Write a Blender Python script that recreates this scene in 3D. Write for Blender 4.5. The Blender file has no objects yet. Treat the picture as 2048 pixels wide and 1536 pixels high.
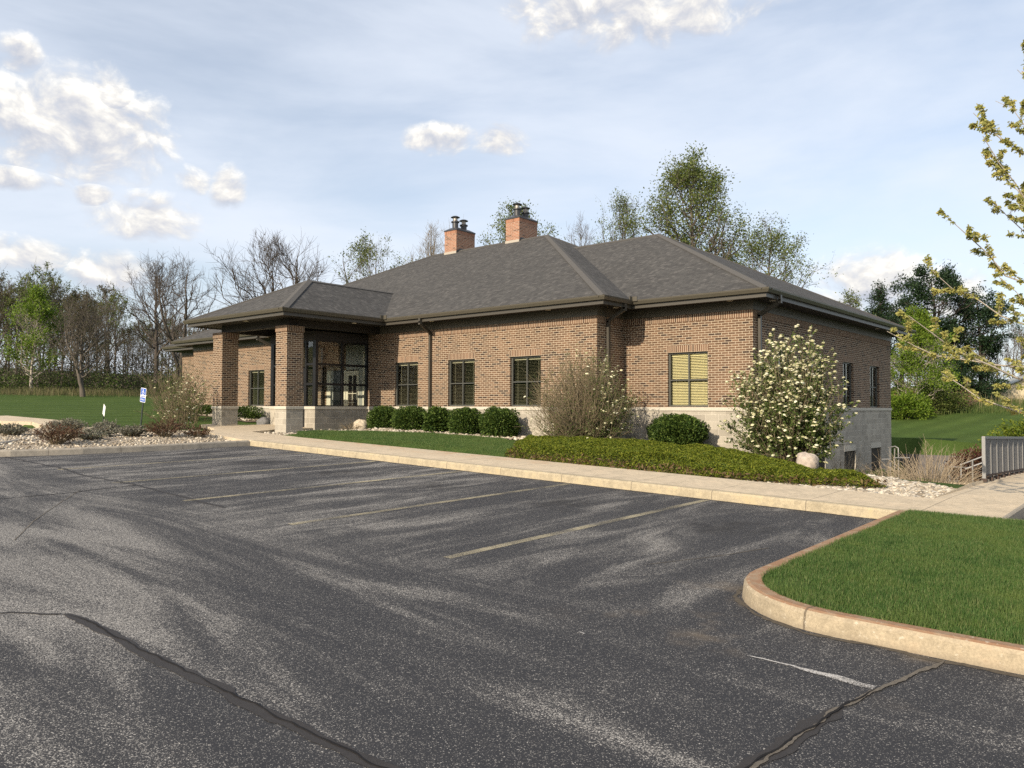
import bpy, math, random
import numpy as np
from mathutils import Vector
S = bpy.context.scene
COL = S.collection
R = math.radians
rs = np.random.RandomState(7)

# ------------------------------------------------------------------ helpers
def tag(o, label=None, cat=None, group=None, kind=None):
    if label: o['label'] = label
    if cat: o['category'] = cat
    if group: o['group'] = group
    if kind: o['kind'] = kind
    return o

def empty(name, loc, label=None, cat=None, group=None, rz=0):
    o = bpy.data.objects.new(name, None); COL.objects.link(o)
    o.location = loc; o.rotation_euler = (0, 0, rz); o.empty_display_size = .2
    return tag(o, label, cat, group)

def link(name, me, mats, parent=None):
    o = bpy.data.objects.new(name, me); COL.objects.link(o)
    for m in (mats if isinstance(mats, (list, tuple)) else [mats]):
        if m: me.materials.append(m)
    if parent: o.parent = parent
    return o

def copy_tree(o, parent=None):
    c = o.copy(); COL.objects.link(c)
    if parent: c.parent = parent
    for ch in o.children: copy_tree(ch, c)
    return c

def mesh_np(name, verts, faces, smooth=False, uv=None):
    """verts (V,3); faces list of int arrays (F,k)"""
    me = bpy.data.meshes.new(name)
    verts = np.asarray(verts, dtype=np.float32)
    if not isinstance(faces, (list, tuple)): faces = [faces]
    faces = [np.asarray(f, dtype=np.int32) for f in faces if len(f)]
    me.vertices.add(len(verts)); me.vertices.foreach_set('co', verts.ravel())
    li = np.concatenate([f.ravel() for f in faces])
    sizes = np.concatenate([np.full(len(f), f.shape[1], dtype=np.int32) for f in faces])
    starts = np.concatenate([[0], np.cumsum(sizes)[:-1]]).astype(np.int32)
    me.loops.add(len(li)); me.loops.foreach_set('vertex_index', li)
    me.polygons.add(len(sizes)); me.polygons.foreach_set('loop_start', starts)
    me.polygons.foreach_set('loop_total', sizes)
    if smooth: me.polygons.foreach_set('use_smooth', np.ones(len(sizes), dtype=bool))
    me.update(calc_edges=True)
    if uv is not None:
        l = me.uv_layers.new(name='UVMap'); l.data.foreach_set('uv', np.asarray(uv, dtype=np.float32).ravel())
    return me

ident = lambda a, b, c: (a, b, c)
class MB:
    """collects quads with UVs in metres; M maps local (s along, d out, z up) to world"""
    def __init__(s): s.v = []; s.f = []; s.uv = []
    def quad(s, pts, uvs=None):
        i = len(s.v); s.v += [tuple(p) for p in pts]; s.f.append(tuple(range(i, i+len(pts))))
        s.uv += list(uvs) if uvs is not None else [(p[0]+p[1], p[2]) for p in pts]
    def box(s, a0, a1, b0, b1, c0, c1, M=ident):
        P = [[[(a, b, c) for c in (c0, c1)] for b in (b0, b1)] for a in (a0, a1)]
        def q(l, u):
            s.quad([M(*p) for p in l], [u(p) for p in l])
        ua = lambda p: (p[0], p[2]); ub = lambda p: (p[1], p[2]); uc = lambda p: (p[0], p[1])
        q([P[0][0][0], P[1][0][0], P[1][0][1], P[0][0][1]], ua); q([P[1][1][0], P[0][1][0], P[0][1][1], P[1][1][1]], ua)
        q([P[1][0][0], P[1][1][0], P[1][1][1], P[1][0][1]], ub); q([P[0][1][0], P[0][0][0], P[0][0][1], P[0][1][1]], ub)
        q([P[0][0][1], P[1][0][1], P[1][1][1], P[0][1][1]], uc); q([P[0][1][0], P[1][1][0], P[1][0][0], P[0][0][0]], uc)
        return s
    def bar(s, p0, p1, w, h=None, k=4):
        """beam of rectangular section between two points"""
        h = h or w; p0 = Vector(p0); p1 = Vector(p1); t = (p1-p0).normalized()
        r = Vector((0, 0, 1)) if abs(t.z) < .95 else Vector((0, 1, 0))
        x = t.cross(r).normalized(); y = x.cross(t).normalized()
        c = [x*w/2+y*h/2, -x*w/2+y*h/2, -x*w/2-y*h/2, x*w/2-y*h/2]
        for i in range(4):
            j = (i+1) % 4; s.quad([p0+c[i], p0+c[j], p1+c[j], p1+c[i]])
        s.quad([p0+q for q in c]); s.quad([p1+q for q in reversed(c)])
        return s
    def build(s, name, mats, parent=None, bevel=0, smooth=False):
        me = bpy.data.meshes.new(name); me.from_pydata(s.v, [], s.f); me.update()
        l = me.uv_layers.new(name='UVMap'); l.data.foreach_set('uv', np.array(s.uv, dtype=np.float32).ravel())
        o = link(name, me, mats, parent)
        if bevel:
            import bmesh
            bm = bmesh.new(); bm.from_mesh(me); bmesh.ops.remove_doubles(bm, verts=bm.verts, dist=1e-5)
            bmesh.ops.recalc_face_normals(bm, faces=bm.faces); bm.to_mesh(me); bm.free()
            b = o.modifiers.new('bevel', 'BEVEL'); b.width = bevel; b.segments = 2; b.limit_method = 'ANGLE'
        return o

def tubes(pts, rad, k=4):
    """pts (N,n,3), rad (N,n) -> verts, quads"""
    N, n, _ = pts.shape
    t = np.gradient(pts, axis=1); t /= np.linalg.norm(t, axis=2, keepdims=True)+1e-9
    ref = np.where(np.abs(t[:, :1, 2:3]) > .9, np.array([1., 0, 0]), np.array([0, 0, 1.]))
    ref = np.broadcast_to(ref, t.shape)
    x = np.cross(t, ref); x /= np.linalg.norm(x, axis=2, keepdims=True)+1e-9
    y = np.cross(x, t)
    a = np.arange(k)*2*np.pi/k
    v = pts[:, :, None, :] + rad[:, :, None, None]*(x[:, :, None, :]*np.cos(a)[None, None, :, None]+y[:, :, None, :]*np.sin(a)[None, None, :, None])
    idx = np.arange(N*n*k).reshape(N, n, k)
    a0 = idx[:, :-1, :]; a1 = np.roll(a0, -1, axis=2); b0 = idx[:, 1:, :]; b1 = np.roll(b0, -1, axis=2)
    f = np.stack([a0, a1, b1, b0], axis=-1).reshape(-1, 4)
    return v.reshape(-1, 3), f

def merge(parts):
    V = []; F = []; o = 0
    for v, f in parts:
        V.append(v); F.append(np.asarray(f)+o); o += len(v)
    return np.concatenate(V), F

def unit(v): return v/(np.linalg.norm(v, axis=-1, keepdims=True)+1e-9)

def leaves(rng, cen, size, aspect=.55, updir=.0, axis=None):
    """diamond leaves at cen (N,3)"""
    N = len(cen); s = size*(rng.rand(N, 1)*.7+.65)
    a = rng.randn(N, 3) if axis is None else axis+rng.randn(N, 3)*.45
    a = unit(a); b = unit(np.cross(a, rng.randn(N, 3)+np.array([0, 0, updir])))
    nrm = np.cross(a, b)
    v = np.stack([cen-a*s*.5, cen+b*s*aspect*.5+nrm*s*.08, cen+a*s*.5, cen-b*s*aspect*.5+nrm*s*.08], axis=1).reshape(-1, 3)
    return v, np.arange(N*4).reshape(N, 4)

def ss(x): x = np.clip(x, 0, 1); return x*x*(3-2*x)
def lerp(a, b, t): return a+(b-a)*t

def vnoise(x, y, seed=0):
    """cheap smooth value noise (numpy)"""
    xi = np.floor(x).astype(np.int64); yi = np.floor(y).astype(np.int64); fx = ss(x-xi); fy = ss(y-yi)
    def h(i, j):
        n = (i*374761393+j*668265263+seed*1442695041) & 0x7fffffff
        n = ((n ^ (n >> 13))*1274126177) & 0x7fffffff
        return ((n ^ (n >> 16)) & 0xffff)/65535.
    return lerp(lerp(h(xi, yi), h(xi+1, yi), fx), lerp(h(xi, yi+1), h(xi+1, yi+1), fx), fy)

# ------------------------------------------------------------------ materials
def new_mat(name):
    m = bpy.data.materials.new(name); m.use_nodes = True
    nt = m.node_tree; b = nt.nodes['Principled BSDF']; b.inputs['Roughness'].default_value = .8
    b.inputs['Specular IOR Level'].default_value = .25
    return m, nt, b
def N(nt, t, **kw):
    n = nt.nodes.new(t)
    for k, v in kw.items():
        if k in n.inputs.keys() if hasattr(n.inputs, 'keys') else False: n.inputs[k].default_value = v
        else: setattr(n, k, v)
    return n
def L(nt, a, b): nt.links.new(a, b)
def ramp(nt, fac, stops, interp='LINEAR'):
    r = nt.nodes.new('ShaderNodeValToRGB'); r.color_ramp.interpolation = interp
    e = r.color_ramp.elements
    while len(e) < len(stops): e.new(.5)
    for i, (p, c) in enumerate(stops):
        e[i].position = p; e[i].color = (*c, 1) if len(c) == 3 else c
    L(nt, fac, r.inputs['Fac']); return r.outputs['Color']
def noise(nt, vec, scale, detail=4, rough=.55, dist=0):
    n = nt.nodes.new('ShaderNodeTexNoise'); n.inputs['Scale'].default_value = scale
    n.inputs['Detail'].default_value = detail; n.inputs['Roughness'].default_value = rough
    n.inputs['Distortion'].default_value = dist
    if vec is not None: L(nt, vec, n.inputs['Vector'])
    return n.outputs['Fac']
def math_n(nt, op, a, b=None, c=None, clamp=False):
    n = nt.nodes.new('ShaderNodeMath'); n.operation = op; n.use_clamp = clamp
    for i, v in enumerate((a, b, c)):
        if v is None: continue
        if hasattr(v, 'links'): L(nt, v, n.inputs[i])
        else: n.inputs[i].default_value = v
    return n.outputs[0]
def mapr(nt, v, a, b, c=0., d=1.):
    n = nt.nodes.new('ShaderNodeMapRange'); n.interpolation_type = 'SMOOTHSTEP'
    L(nt, v, n.inputs[0]); n.inputs[1].default_value = a; n.inputs[2].default_value = b
    n.inputs[3].default_value = c; n.inputs[4].default_value = d
    return n.outputs[0]
def mix(nt, fac, a, b, mode='MIX'):
    n = nt.nodes.new('ShaderNodeMix'); n.data_type = 'RGBA'; n.blend_type = mode
    for i, v in ((0, fac), (6, a), (7, b)):
        if hasattr(v, 'links'): L(nt, v, n.inputs[i])
        elif i == 0: n.inputs[0].default_value = v
        else: n.inputs[i].default_value = (*v, 1)
    return n.outputs[2]
def bump(nt, b, h, strength=.3, dist=.02):
    n = nt.nodes.new('ShaderNodeBump'); n.inputs['Strength'].default_value = strength; n.inputs['Distance'].default_value = dist
    L(nt, h, n.inputs['Height']); L(nt, n.outputs[0], b.inputs['Normal'])
def objco(nt): return nt.nodes.new('ShaderNodeTexCoord').outputs['Object']
def uvco(nt): return nt.nodes.new('ShaderNodeTexCoord').outputs['UV']
def scaled(nt, vec, s):
    n = nt.nodes.new('ShaderNodeMapping'); L(nt, vec, n.inputs['Vector']); n.inputs['Scale'].default_value = s
    return n.outputs[0]
def sep(nt, vec):
    n = nt.nodes.new('ShaderNodeSeparateXYZ'); L(nt, vec, n.inputs[0]); return n.outputs

def brick_mat(name, bw, bh, off, dark, c1, c2, mortar, darkp=.14, msize=.0064):
    m, nt, b = new_mat(name); uv = uvco(nt)
    t = nt.nodes.new('ShaderNodeTexBrick'); t.offset = off; L(nt, uv, t.inputs['Vector'])
    t.inputs['Scale'].default_value = 1; t.inputs['Brick Width'].default_value = bw; t.inputs['Row Height'].default_value = bh
    t.inputs['Mortar Size'].default_value = msize; t.inputs['Mortar Smooth'].default_value = .12; t.inputs['Bias'].default_value = 0
    t.inputs['Color1'].default_value = (0, 0, 0, 1); t.inputs['Color2'].default_value = (1, 1, 1, 1); t.inputs['Mortar'].default_value = (.5, .5, .5, 1)
    col = ramp(nt, t.outputs['Color'], [(0, dark), (darkp, dark), (darkp+.03, c1), (.6, [(p+q)/2 for p, q in zip(c1, c2)]), (1, c2)])
    nz = noise(nt, uv, 40, 3); col = mix(nt, .55, col, mix(nt, nz, [x*.55 for x in c1], [min(1, x*1.5) for x in c2]), 'MIX') if False else col
    v = mapr(nt, nz, .3, .7, .82, 1.16); hs = nt.nodes.new('ShaderNodeHueSaturation'); L(nt, col, hs.inputs['Color']); L(nt, v, hs.inputs['Value'])
    big = noise(nt, scaled(nt, uv, (1.3, .28, 1)), .9, 5, .6); hb = nt.nodes.new('ShaderNodeHueSaturation'); L(nt, hs.outputs[0], hb.inputs['Color']); L(nt, mapr(nt, big, .3, .7, .84, 1.12), hb.inputs['Value'])
    mv = mix(nt, noise(nt, uv, 6, 2), [x*.85 for x in mortar], [x*1.08 for x in mortar])
    L(nt, mix(nt, t.outputs['Fac'], hb.outputs[0], mv), b.inputs['Base Color'])
    h = math_n(nt, 'SUBTRACT', math_n(nt, 'MULTIPLY', nz, .25), t.outputs['Fac']); bump(nt, b, h, .5, .008)
    b.inputs['Roughness'].default_value = .88
    return m
BR_D, BR_1, BR_2, MORT = (.056, .036, .026), (.112, .067, .040), (.175, .106, .064), (.52, .44, .325)
M = {}
M['brick'] = brick_mat('brown_brick', .2032, .0677, .5, BR_D, BR_1, BR_2, MORT)
M['soldier'] = brick_mat('soldier_brick', .0677, .40, 0, (.085, .050, .034), (.135, .077, .048), (.19, .11, .068), (.52, .43, .31), .08, .0080)
M['redbrick'] = brick_mat('orange_brick', .2032, .0677, .5, (.15, .072, .045), (.26, .122, .074), (.35, .168, .102), (.44, .37, .29), .1, .007)
def block_mat():
    m, nt, b = new_mat('split_block'); uv = uvco(nt)
    t = nt.nodes.new('ShaderNodeTexBrick'); t.offset = .5; L(nt, uv, t.inputs['Vector'])
    t.inputs['Scale'].default_value = 1; t.inputs['Brick Width'].default_value = .4064; t.inputs['Row Height'].default_value = .2032
    t.inputs['Mortar Size'].default_value = .007; t.inputs['Mortar Smooth'].default_value = .3
    t.inputs['Color1'].default_value = (.325, .295, .24, 1); t.inputs['Color2'].default_value = (.42, .385, .315, 1); t.inputs['Mortar'].default_value = (.56, .51, .42, 1)
    n1 = noise(nt, uv, 90, 3, .7); n2 = noise(nt, scaled(nt, uv, (1.5, .5, 1)), 1.3, 5, .6)
    hs = nt.nodes.new('ShaderNodeHueSaturation'); L(nt, t.outputs['Color'], hs.inputs['Color'])
    L(nt, math_n(nt, 'MULTIPLY', mapr(nt, n1, .25, .75, .86, 1.12), mapr(nt, n2, .3, .7, .84, 1.08)), hs.inputs['Value'])
    L(nt, hs.outputs[0], b.inputs['Base Color'])
    bump(nt, b, math_n(nt, 'SUBTRACT', math_n(nt, 'MULTIPLY', n1, .5), t.outputs['Fac']), .5, .008)
    return m
M['block'] = block_mat()
def plain(name, c, rough=.6, var=.1, scale=12, metal=0, spec=.3, bmp=0):
    m, nt, b = new_mat(name); co = objco(nt); n = noise(nt, co, scale, 4)
    L(nt, mix(nt, n, [x*(1-var) for x in c], [min(1, x*(1+var)) for x in c]), b.inputs['Base Color'])
    b.inputs['Roughness'].default_value = rough; b.inputs['Metallic'].default_value = metal; b.inputs['Specular IOR Level'].default_value = spec
    if bmp: bump(nt, b, noise(nt, co, scale*4, 4), bmp, .01)
    return m
M['stone'] = plain('cast_stone', (.50, .465, .385), .85, .08, 20, bmp=.2)
M['frieze'] = plain('frieze_paint', (.098, .088, .066), .5, .06, 3, spec=.35)
M['trim'] = plain('bronze_trim', (.066, .060, .048), .42, .06, 3, spec=.4)
M['trimdark'] = plain('dark_soffit', (.040, .035, .030), .6, .06, 3)
M['gutter'] = plain('gutter_metal', (.082, .074, .056), .35, .06, 4, spec=.5)
M['black'] = plain('black_aluminium', (.012, .012, .013), .35, .1, 8, spec=.5)
M['frame'] = plain('window_frame', (.075, .077, .068), .4, .05, 8, spec=.5)
M['flue'] = plain('flue_metal', (.035, .036, .038), .4, .25, 15, spec=.5)
M['steel'] = plain('flue_steel', (.30, .27, .23), .4, .25, 15, metal=.6)
M['flash'] = plain('flashing', (.38, .34, .28), .5, .1, 10)
M['cream'] = plain('cream_paint', (.72, .68, .55), .5, .03, 5)
M['greypanel'] = plain('grey_panel', (.32, .33, .30), .5, .05, 5)
M['blind'] = plain('slat_blind', (.50, .47, .34), .6, .06, 4)
M['blindwarm'] = plain('warm_slat_blind', (.80, .72, .44), .6, .05, 3)
M['interior'] = plain('interior_wall', (.045, .04, .03), .9, .1, 1)
M['white'] = plain('white_paint', (.78, .78, .76), .5, .04, 10)
M['lamp'] = plain('recessed_lens', (.75, .68, .55), .4, .03, 10)
M['rail'] = plain('galvanised_rail', (.25, .25, .245), .45, .15, 30, metal=.35)
M['railpanel'] = plain('steel_mesh_panel', (.17, .165, .16), .55, .15, 30, metal=.2)
M['rust'] = plain('rusty_foot', (.06, .042, .034), .8, .3, 30)
M['signblue'] = plain('sign_blue', (.03, .10, .42), .4, .05, 10)
M['postgreen'] = plain('sign_post', (.035, .045, .04), .5, .15, 20)
M['rock'] = plain('boulder_tan', (.50, .43, .32), .9, .35, 5, bmp=.6)
M['rockgrey'] = plain('boulder_grey', (.17, .165, .16), .9, .35, 5, bmp=.6)
M['rockpink'] = plain('boulder_pink', (.42, .36, .30), .9, .4, 14, bmp=.6)
M['retain'] = plain('retaining_block', (.13, .12, .115), .9, .25, 6, bmp=.4)
M['shedwall'] = plain('tan_siding', (.52, .44, .30), .8, .08, 5)
M['sheddoor'] = plain('brown_door', (.07, .045, .045), .7, .1, 5)
M['glassdark'] = plain('dark_backing', (.012, .013, .012), .5, .1, 5)
def glass():
    m, nt, b = new_mat('window_glass'); nt.nodes.remove(b)
    out = nt.nodes['Material Output']; tr = nt.nodes.new('ShaderNodeBsdfTransparent'); tr.inputs[0].default_value = (.88, .90, .87, 1)
    g = nt.nodes.new('ShaderNodeBsdfGlossy'); g.inputs['Roughness'].default_value = .02; g.inputs['Color'].default_value = (.95, .97, .95, 1)
    nz = noise(nt, objco(nt), 1.6, 2); bp = nt.nodes.new('ShaderNodeBump'); bp.inputs['Strength'].default_value = .05; bp.inputs['Distance'].default_value = .05
    L(nt, nz, bp.inputs['Height']); L(nt, bp.outputs[0], g.inputs['Normal'])
    fr = nt.nodes.new('ShaderNodeFresnel'); fr.inputs[0].default_value = 1.55
    mx = nt.nodes.new('ShaderNodeMixShader'); L(nt, math_n(nt, 'MULTIPLY_ADD', fr.outputs[0], 1.3, .02, True), mx.inputs[0]); L(nt, tr.outputs[0], mx.inputs[1]); L(nt, g.outputs[0], mx.inputs[2])
    L(nt, mx.outputs[0], out.inputs[0]); return m
M['glass'] = glass()
def shingle():
    m, nt, b = new_mat('asphalt_shingle'); uv = uvco(nt)
    t = nt.nodes.new('ShaderNodeTexBrick'); t.offset = .37; t.offset_frequency = 3; L(nt, uv, t.inputs['Vector'])
    t.inputs['Scale'].default_value = 1; t.inputs['Brick Width'].default_value = .13; t.inputs['Row Height'].default_value = .142
    t.inputs['Mortar Size'].default_value = .004; t.inputs['Mortar Smooth'].default_value = .1
    t.inputs['Color1'].default_value = (0, 0, 0, 1); t.inputs['Color2'].default_value = (1, 1, 1, 1); t.inputs['Mortar'].default_value = (0, 0, 0, 1)
    col = ramp(nt, t.outputs['Color'], [(0, (.060, .058, .056)), (.4, (.074, .072, .068)), (.8, (.086, .083, .078)), (1, (.110, .105, .098))])
    fine = noise(nt, uv, 120, 3, .7); big = noise(nt, uv, .6, 4)
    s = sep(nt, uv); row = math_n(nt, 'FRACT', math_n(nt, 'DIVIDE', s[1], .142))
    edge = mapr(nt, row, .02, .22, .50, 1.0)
    hs = nt.nodes.new('ShaderNodeHueSaturation'); L(nt, col, hs.inputs['Color']); hs.inputs['Saturation'].default_value = .95
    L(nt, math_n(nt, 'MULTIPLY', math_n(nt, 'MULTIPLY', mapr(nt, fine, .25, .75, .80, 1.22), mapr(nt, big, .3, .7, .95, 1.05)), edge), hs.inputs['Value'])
    L(nt, hs.outputs[0], b.inputs['Base Color']); b.inputs['Roughness'].default_value = .95; b.inputs['Specular IOR Level'].default_value = .12
    bump(nt, b, math_n(nt, 'ADD', math_n(nt, 'MULTIPLY', row, -.9), math_n(nt, 'MULTIPLY', t.outputs['Color'], .35)), .55, .012)
    return m
M['shingle'] = shingle()
M['ridge'] = plain('ridge_shingle', (.098, .094, .088), .95, .16, 30, spec=.1, bmp=.3)

def asphalt():
    m, nt, b = new_mat('worn_asphalt'); co = objco(nt); s = sep(nt, co)
    aisle = mapr(nt, s[1], -15.9, -14.3, 1, 0)
    # seal coat worn off in broad wheel-polished bands: along the aisle, or along the stalls
    wa = noise(nt, scaled(nt, co, (.26, 1.35, 1)), 1.0, 6, .62, .9)
    wb = noise(nt, scaled(nt, co, (1.9, .42, 1)), 1.0, 6, .64, .8)
    w = math_n(nt, 'ADD', math_n(nt, 'MULTIPLY', wa, aisle), math_n(nt, 'MULTIPLY', wb, math_n(nt, 'SUBTRACT', 1, aisle)))
    patch = noise(nt, co, .33, 3, .5)
    w = math_n(nt, 'ADD', w, math_n(nt, 'MULTIPLY', math_n(nt, 'SUBTRACT', patch, .5), .28))
    left = mapr(nt, s[0], -4, 6.5, .022, -.045)
    w = math_n(nt, 'ADD', w, left)
    near = math_n(nt, 'MULTIPLY', mapr(nt, s[1], -16.6, -18.0), mapr(nt, s[0], 6.8, 4.6)); w = math_n(nt, 'ADD', w, math_n(nt, 'MULTIPLY', near, .085))
    wear = mapr(nt, w, .34, .74, .04, .82)
    fine = noise(nt, co, 330, 2, .6); agg = noise(nt, co, 135, 2.5, .65); mid = noise(nt, co, 30, 3, .6)
    vo = nt.nodes.new('ShaderNodeTexVoronoi'); vo.inputs['Scale'].default_value = 150; L(nt, co, vo.inputs['Vector'])
    rv = sep(nt, vo.outputs['Color'])
    thr = math_n(nt, 'SUBTRACT', mapr(nt, wear, 0, 1, .64, .465), math_n(nt, 'MULTIPLY', math_n(nt, 'SUBTRACT', mid, .5), .12))
    q = math_n(nt, 'SUBTRACT', math_n(nt, 'ADD', math_n(nt, 'MULTIPLY', agg, .72), math_n(nt, 'MULTIPLY', rv[0], .28)), thr)
    vis = math_n(nt, 'MULTIPLY', mapr(nt, q, -.035, .06), mapr(nt, fine, .28, .50, .45, 1.0), None, True)
    stone = ramp(nt, rv[1], [(0, (.17, .16, .15)), (.4, (.29, .275, .25)), (.8, (.42, .40, .365)), (1, (.60, .57, .52))])
    coat = mix(nt, fine, (.020, .021, .024), (.046, .047, .052))
    coat = mix(nt, wear, coat, mix(nt, fine, (.032, .032, .034), (.082, .080, .079)))
    c = mix(nt, vis, coat, stone)
    # faint oil drips in the middle of each stall
    fxs = math_n(nt, 'MULTIPLY', math_n(nt, 'SUBTRACT', math_n(nt, 'FRACT', math_n(nt, 'DIVIDE', math_n(nt, 'SUBTRACT', s[0], .25), 2.74)), .5), 2.6)
    fys = math_n(nt, 'DIVIDE', math_n(nt, 'ADD', s[1], 10.9), 1.2); rr_ = math_n(nt, 'ADD', math_n(nt, 'ADD', math_n(nt, 'MULTIPLY', fxs, fxs), math_n(nt, 'MULTIPLY', fys, fys)), math_n(nt, 'MULTIPLY', noise(nt, co, 3.2, 5, .65), 1.5))
    c = mix(nt, mapr(nt, rr_, 1.15, .55, 0, .6), c, (.022, .021, .021))
    # tan dust along the kerb nose
    dust = mapr(nt, noise(nt, co, 1.1, 4), .52, .72)
    nose = math_n(nt, 'MULTIPLY', mapr(nt, s[0], 4.6, 6.0), mapr(nt, s[1], -13.0, -14.4))
    nose = math_n(nt, 'MULTIPLY', nose, mapr(nt, s[1], -15.9, -14.9))
    c = mix(nt, math_n(nt, 'MULTIPLY', math_n(nt, 'MULTIPLY', dust, nose), .6), c, (.30, .235, .16))
    L(nt, c, b.inputs['Base Color']); b.inputs['Roughness'].default_value = .9; b.inputs['Specular IOR Level'].default_value = .2
    bump(nt, b, math_n(nt, 'ADD', math_n(nt, 'MULTIPLY', vis, .5), fine), .35, .006)
    return m
M['asphalt'] = asphalt()
def worn_paint(name, c, lo, hi):
    m, nt, b = new_mat(name); nt.nodes.remove(b); out = nt.nodes['Material Output']; co = objco(nt)
    d = nt.nodes.new('ShaderNodeBsdfDiffuse'); d.inputs[0].default_value = (*c, 1); tr = nt.nodes.new('ShaderNodeBsdfTransparent')
    n1 = noise(nt, co, 95, 3, .7); n2 = noise(nt, co, 1.4, 3)
    f = mapr(nt, math_n(nt, 'ADD', n1, math_n(nt, 'MULTIPLY', n2, .6)), lo, hi)
    mx = nt.nodes.new('ShaderNodeMixShader'); L(nt, f, mx.inputs[0]); L(nt, tr.outputs[0], mx.inputs[1]); L(nt, d.outputs[0], mx.inputs[2]); L(nt, mx.outputs[0], out.inputs[0])
    return m
M['yellow'] = worn_paint('worn_yellow_paint', (.42, .375, .265), .66, 1.0)
M['whiteworn'] = worn_paint('worn_pale_scrape', (.52, .50, .47), .62, .9)
M['seal'] = plain('crack_sealer', (.036, .033, .032), .75, .25, 20, bmp=.3)
M['crack'] = plain('crack_gap', (.008, .007, .007), .9, .3, 40)
M['dirt'] = plain('kerb_seam_dirt', (.085, .072, .055), .95, .6, 30, bmp=.4)
M['crackgrit'] = plain('crack_grit', (.135, .118, .095), .9, .6, 45, bmp=.6)
def concrete(name, base, stain, stain_lo, stain_hi, joint=0, toprust=False, jaxis=0):
    m, nt, b = new_mat(name); co = objco(nt); s = sep(nt, co)
    n1 = noise(nt, co, 2.2, 5, .6); n2 = noise(nt, co, 60, 3, .7); n3 = noise(nt, co, 9, 4, .65)
    c = mix(nt, mapr(nt, n1, .3, .7), [x*.88 for x in base], [min(1, x*1.07) for x in base])
    hs = nt.nodes.new('ShaderNodeHueSaturation'); L(nt, c, hs.inputs['Color']); L(nt, math_n(nt, 'MULTIPLY', mapr(nt, n2, .25, .75, .80, 1.14), mapr(nt, n3, .3, .7, .84, 1.10)), hs.inputs['Value']); c = hs.outputs[0]
    f = mapr(nt, math_n(nt, 'ADD', math_n(nt, 'MULTIPLY', n1, .6), math_n(nt, 'MULTIPLY', n3, .4)), stain_lo, stain_hi)
    if toprust:
        g = nt.nodes.new('ShaderNodeNewGeometry'); nz = sep(nt, g.outputs['Normal'])[2]
        f = math_n(nt, 'ADD', math_n(nt, 'MULTIPLY', f, .35), math_n(nt, 'MULTIPLY', mapr(nt, nz, .55, .9), mapr(nt, n3, .28, .62, .35, 1)), None, True)
    if joint == 'walk':
        band = math_n(nt, 'MULTIPLY', mapr(nt, s[1], -8.1, -7.2), mapr(nt, s[0], -12, -8.5))
        band = math_n(nt, 'MULTIPLY', band, mapr(nt, s[0], 1.5, -3.5)); band2 = math_n(nt, 'MULTIPLY', mapr(nt, s[1], -7.9, -8.7), mapr(nt, s[0], 5.2, 6.4))
        f = math_n(nt, 'MULTIPLY', f, math_n(nt, 'ADD', .12, math_n(nt, 'ADD', band, band2), None, True))
    c = mix(nt, f, c, stain)
    if toprust:
        u = sep(nt, uvco(nt))
        ju = mapr(nt, math_n(nt, 'ABSOLUTE', math_n(nt, 'SUBTRACT', math_n(nt, 'FRACT', math_n(nt, 'DIVIDE', u[0], 2.1)), .5)), .4945, .4965); c = mix(nt, math_n(nt, 'MULTIPLY', ju, .75), c, (.09, .07, .05))
        chip = mapr(nt, noise(nt, co, 22, 5, .7), .60, .68); c = mix(nt, math_n(nt, 'MULTIPLY', chip, .55), c, (.55, .50, .40))
        low = mapr(nt, u[1], .36, .30); c = mix(nt, math_n(nt, 'MULTIPLY', low, math_n(nt, 'MULTIPLY', n3, .8)), c, (.16, .13, .095))
    if joint:
        fx = math_n(nt, 'ABSOLUTE', math_n(nt, 'SUBTRACT', math_n(nt, 'FRACT', math_n(nt, 'DIVIDE', s[jaxis], 1.52)), .5))
        j = mapr(nt, fx, .494, .4965); c = mix(nt, math_n(nt, 'MULTIPLY', j, .7), c, (.12, .10, .08))
    L(nt, c, b.inputs['Base Color']); b.inputs['Roughness'].default_value = .9
    bump(nt, b, math_n(nt, 'ADD', n2, n3), .25, .006)
    return m
M['walk'] = concrete('walk_concrete', (.57, .475, .34), (.40, .26, .15), .46, .66, 'walk')
M['kerb'] = concrete('kerb_concrete', (.40, .34, .235), (.42, .34, .20), .5, .72, 1)
M['kerbplain'] = concrete('bed_kerb_concrete', (.34, .305, .25), (.33, .28, .21), .5, .75, 1, False, 1)
M['kerbrust'] = concrete('rusty_kerb_concrete', (.39, .325, .225), (.27, .155, .088), .5, .72, 0, True)
def lawn(name, c0, c1, c2):
    m, nt, b = new_mat(name); co = objco(nt)
    n1 = noise(nt, co, 1.1, 4, .6); n2 = noise(nt, co, 26, 4, .7); n3 = noise(nt, co, .12, 3)
    c = ramp(nt, math_n(nt, 'ADD', math_n(nt, 'MULTIPLY', n2, .55), math_n(nt, 'ADD', math_n(nt, 'MULTIPLY', n1, .25), math_n(nt, 'MULTIPLY', n3, .2))), [(.32, c0), (.5, c1), (.68, c2)])
    s = sep(nt, scaled(nt, co, (1, 1, 1))); st = math_n(nt, 'SINE', math_n(nt, 'MULTIPLY', math_n(nt, 'ADD', s[0], math_n(nt, 'MULTIPLY', s[1], -.25)), 3.6))
    hs = nt.nodes.new('ShaderNodeHueSaturation'); L(nt, c, hs.inputs['Color']); L(nt, mapr(nt, st, -1, 1, .92, 1.08), hs.inputs['Value'])
    L(nt, hs.outputs[0], b.inputs['Base Color']); b.inputs['Roughness'].default_value = .95; b.inputs['Specular IOR Level'].default_value = .1
    bump(nt, b, n2, .6, .05); return m
M['lawn'] = lawn('mown_lawn', (.036, .064, .015), (.058, .094, .021), (.096, .130, .034))
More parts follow.
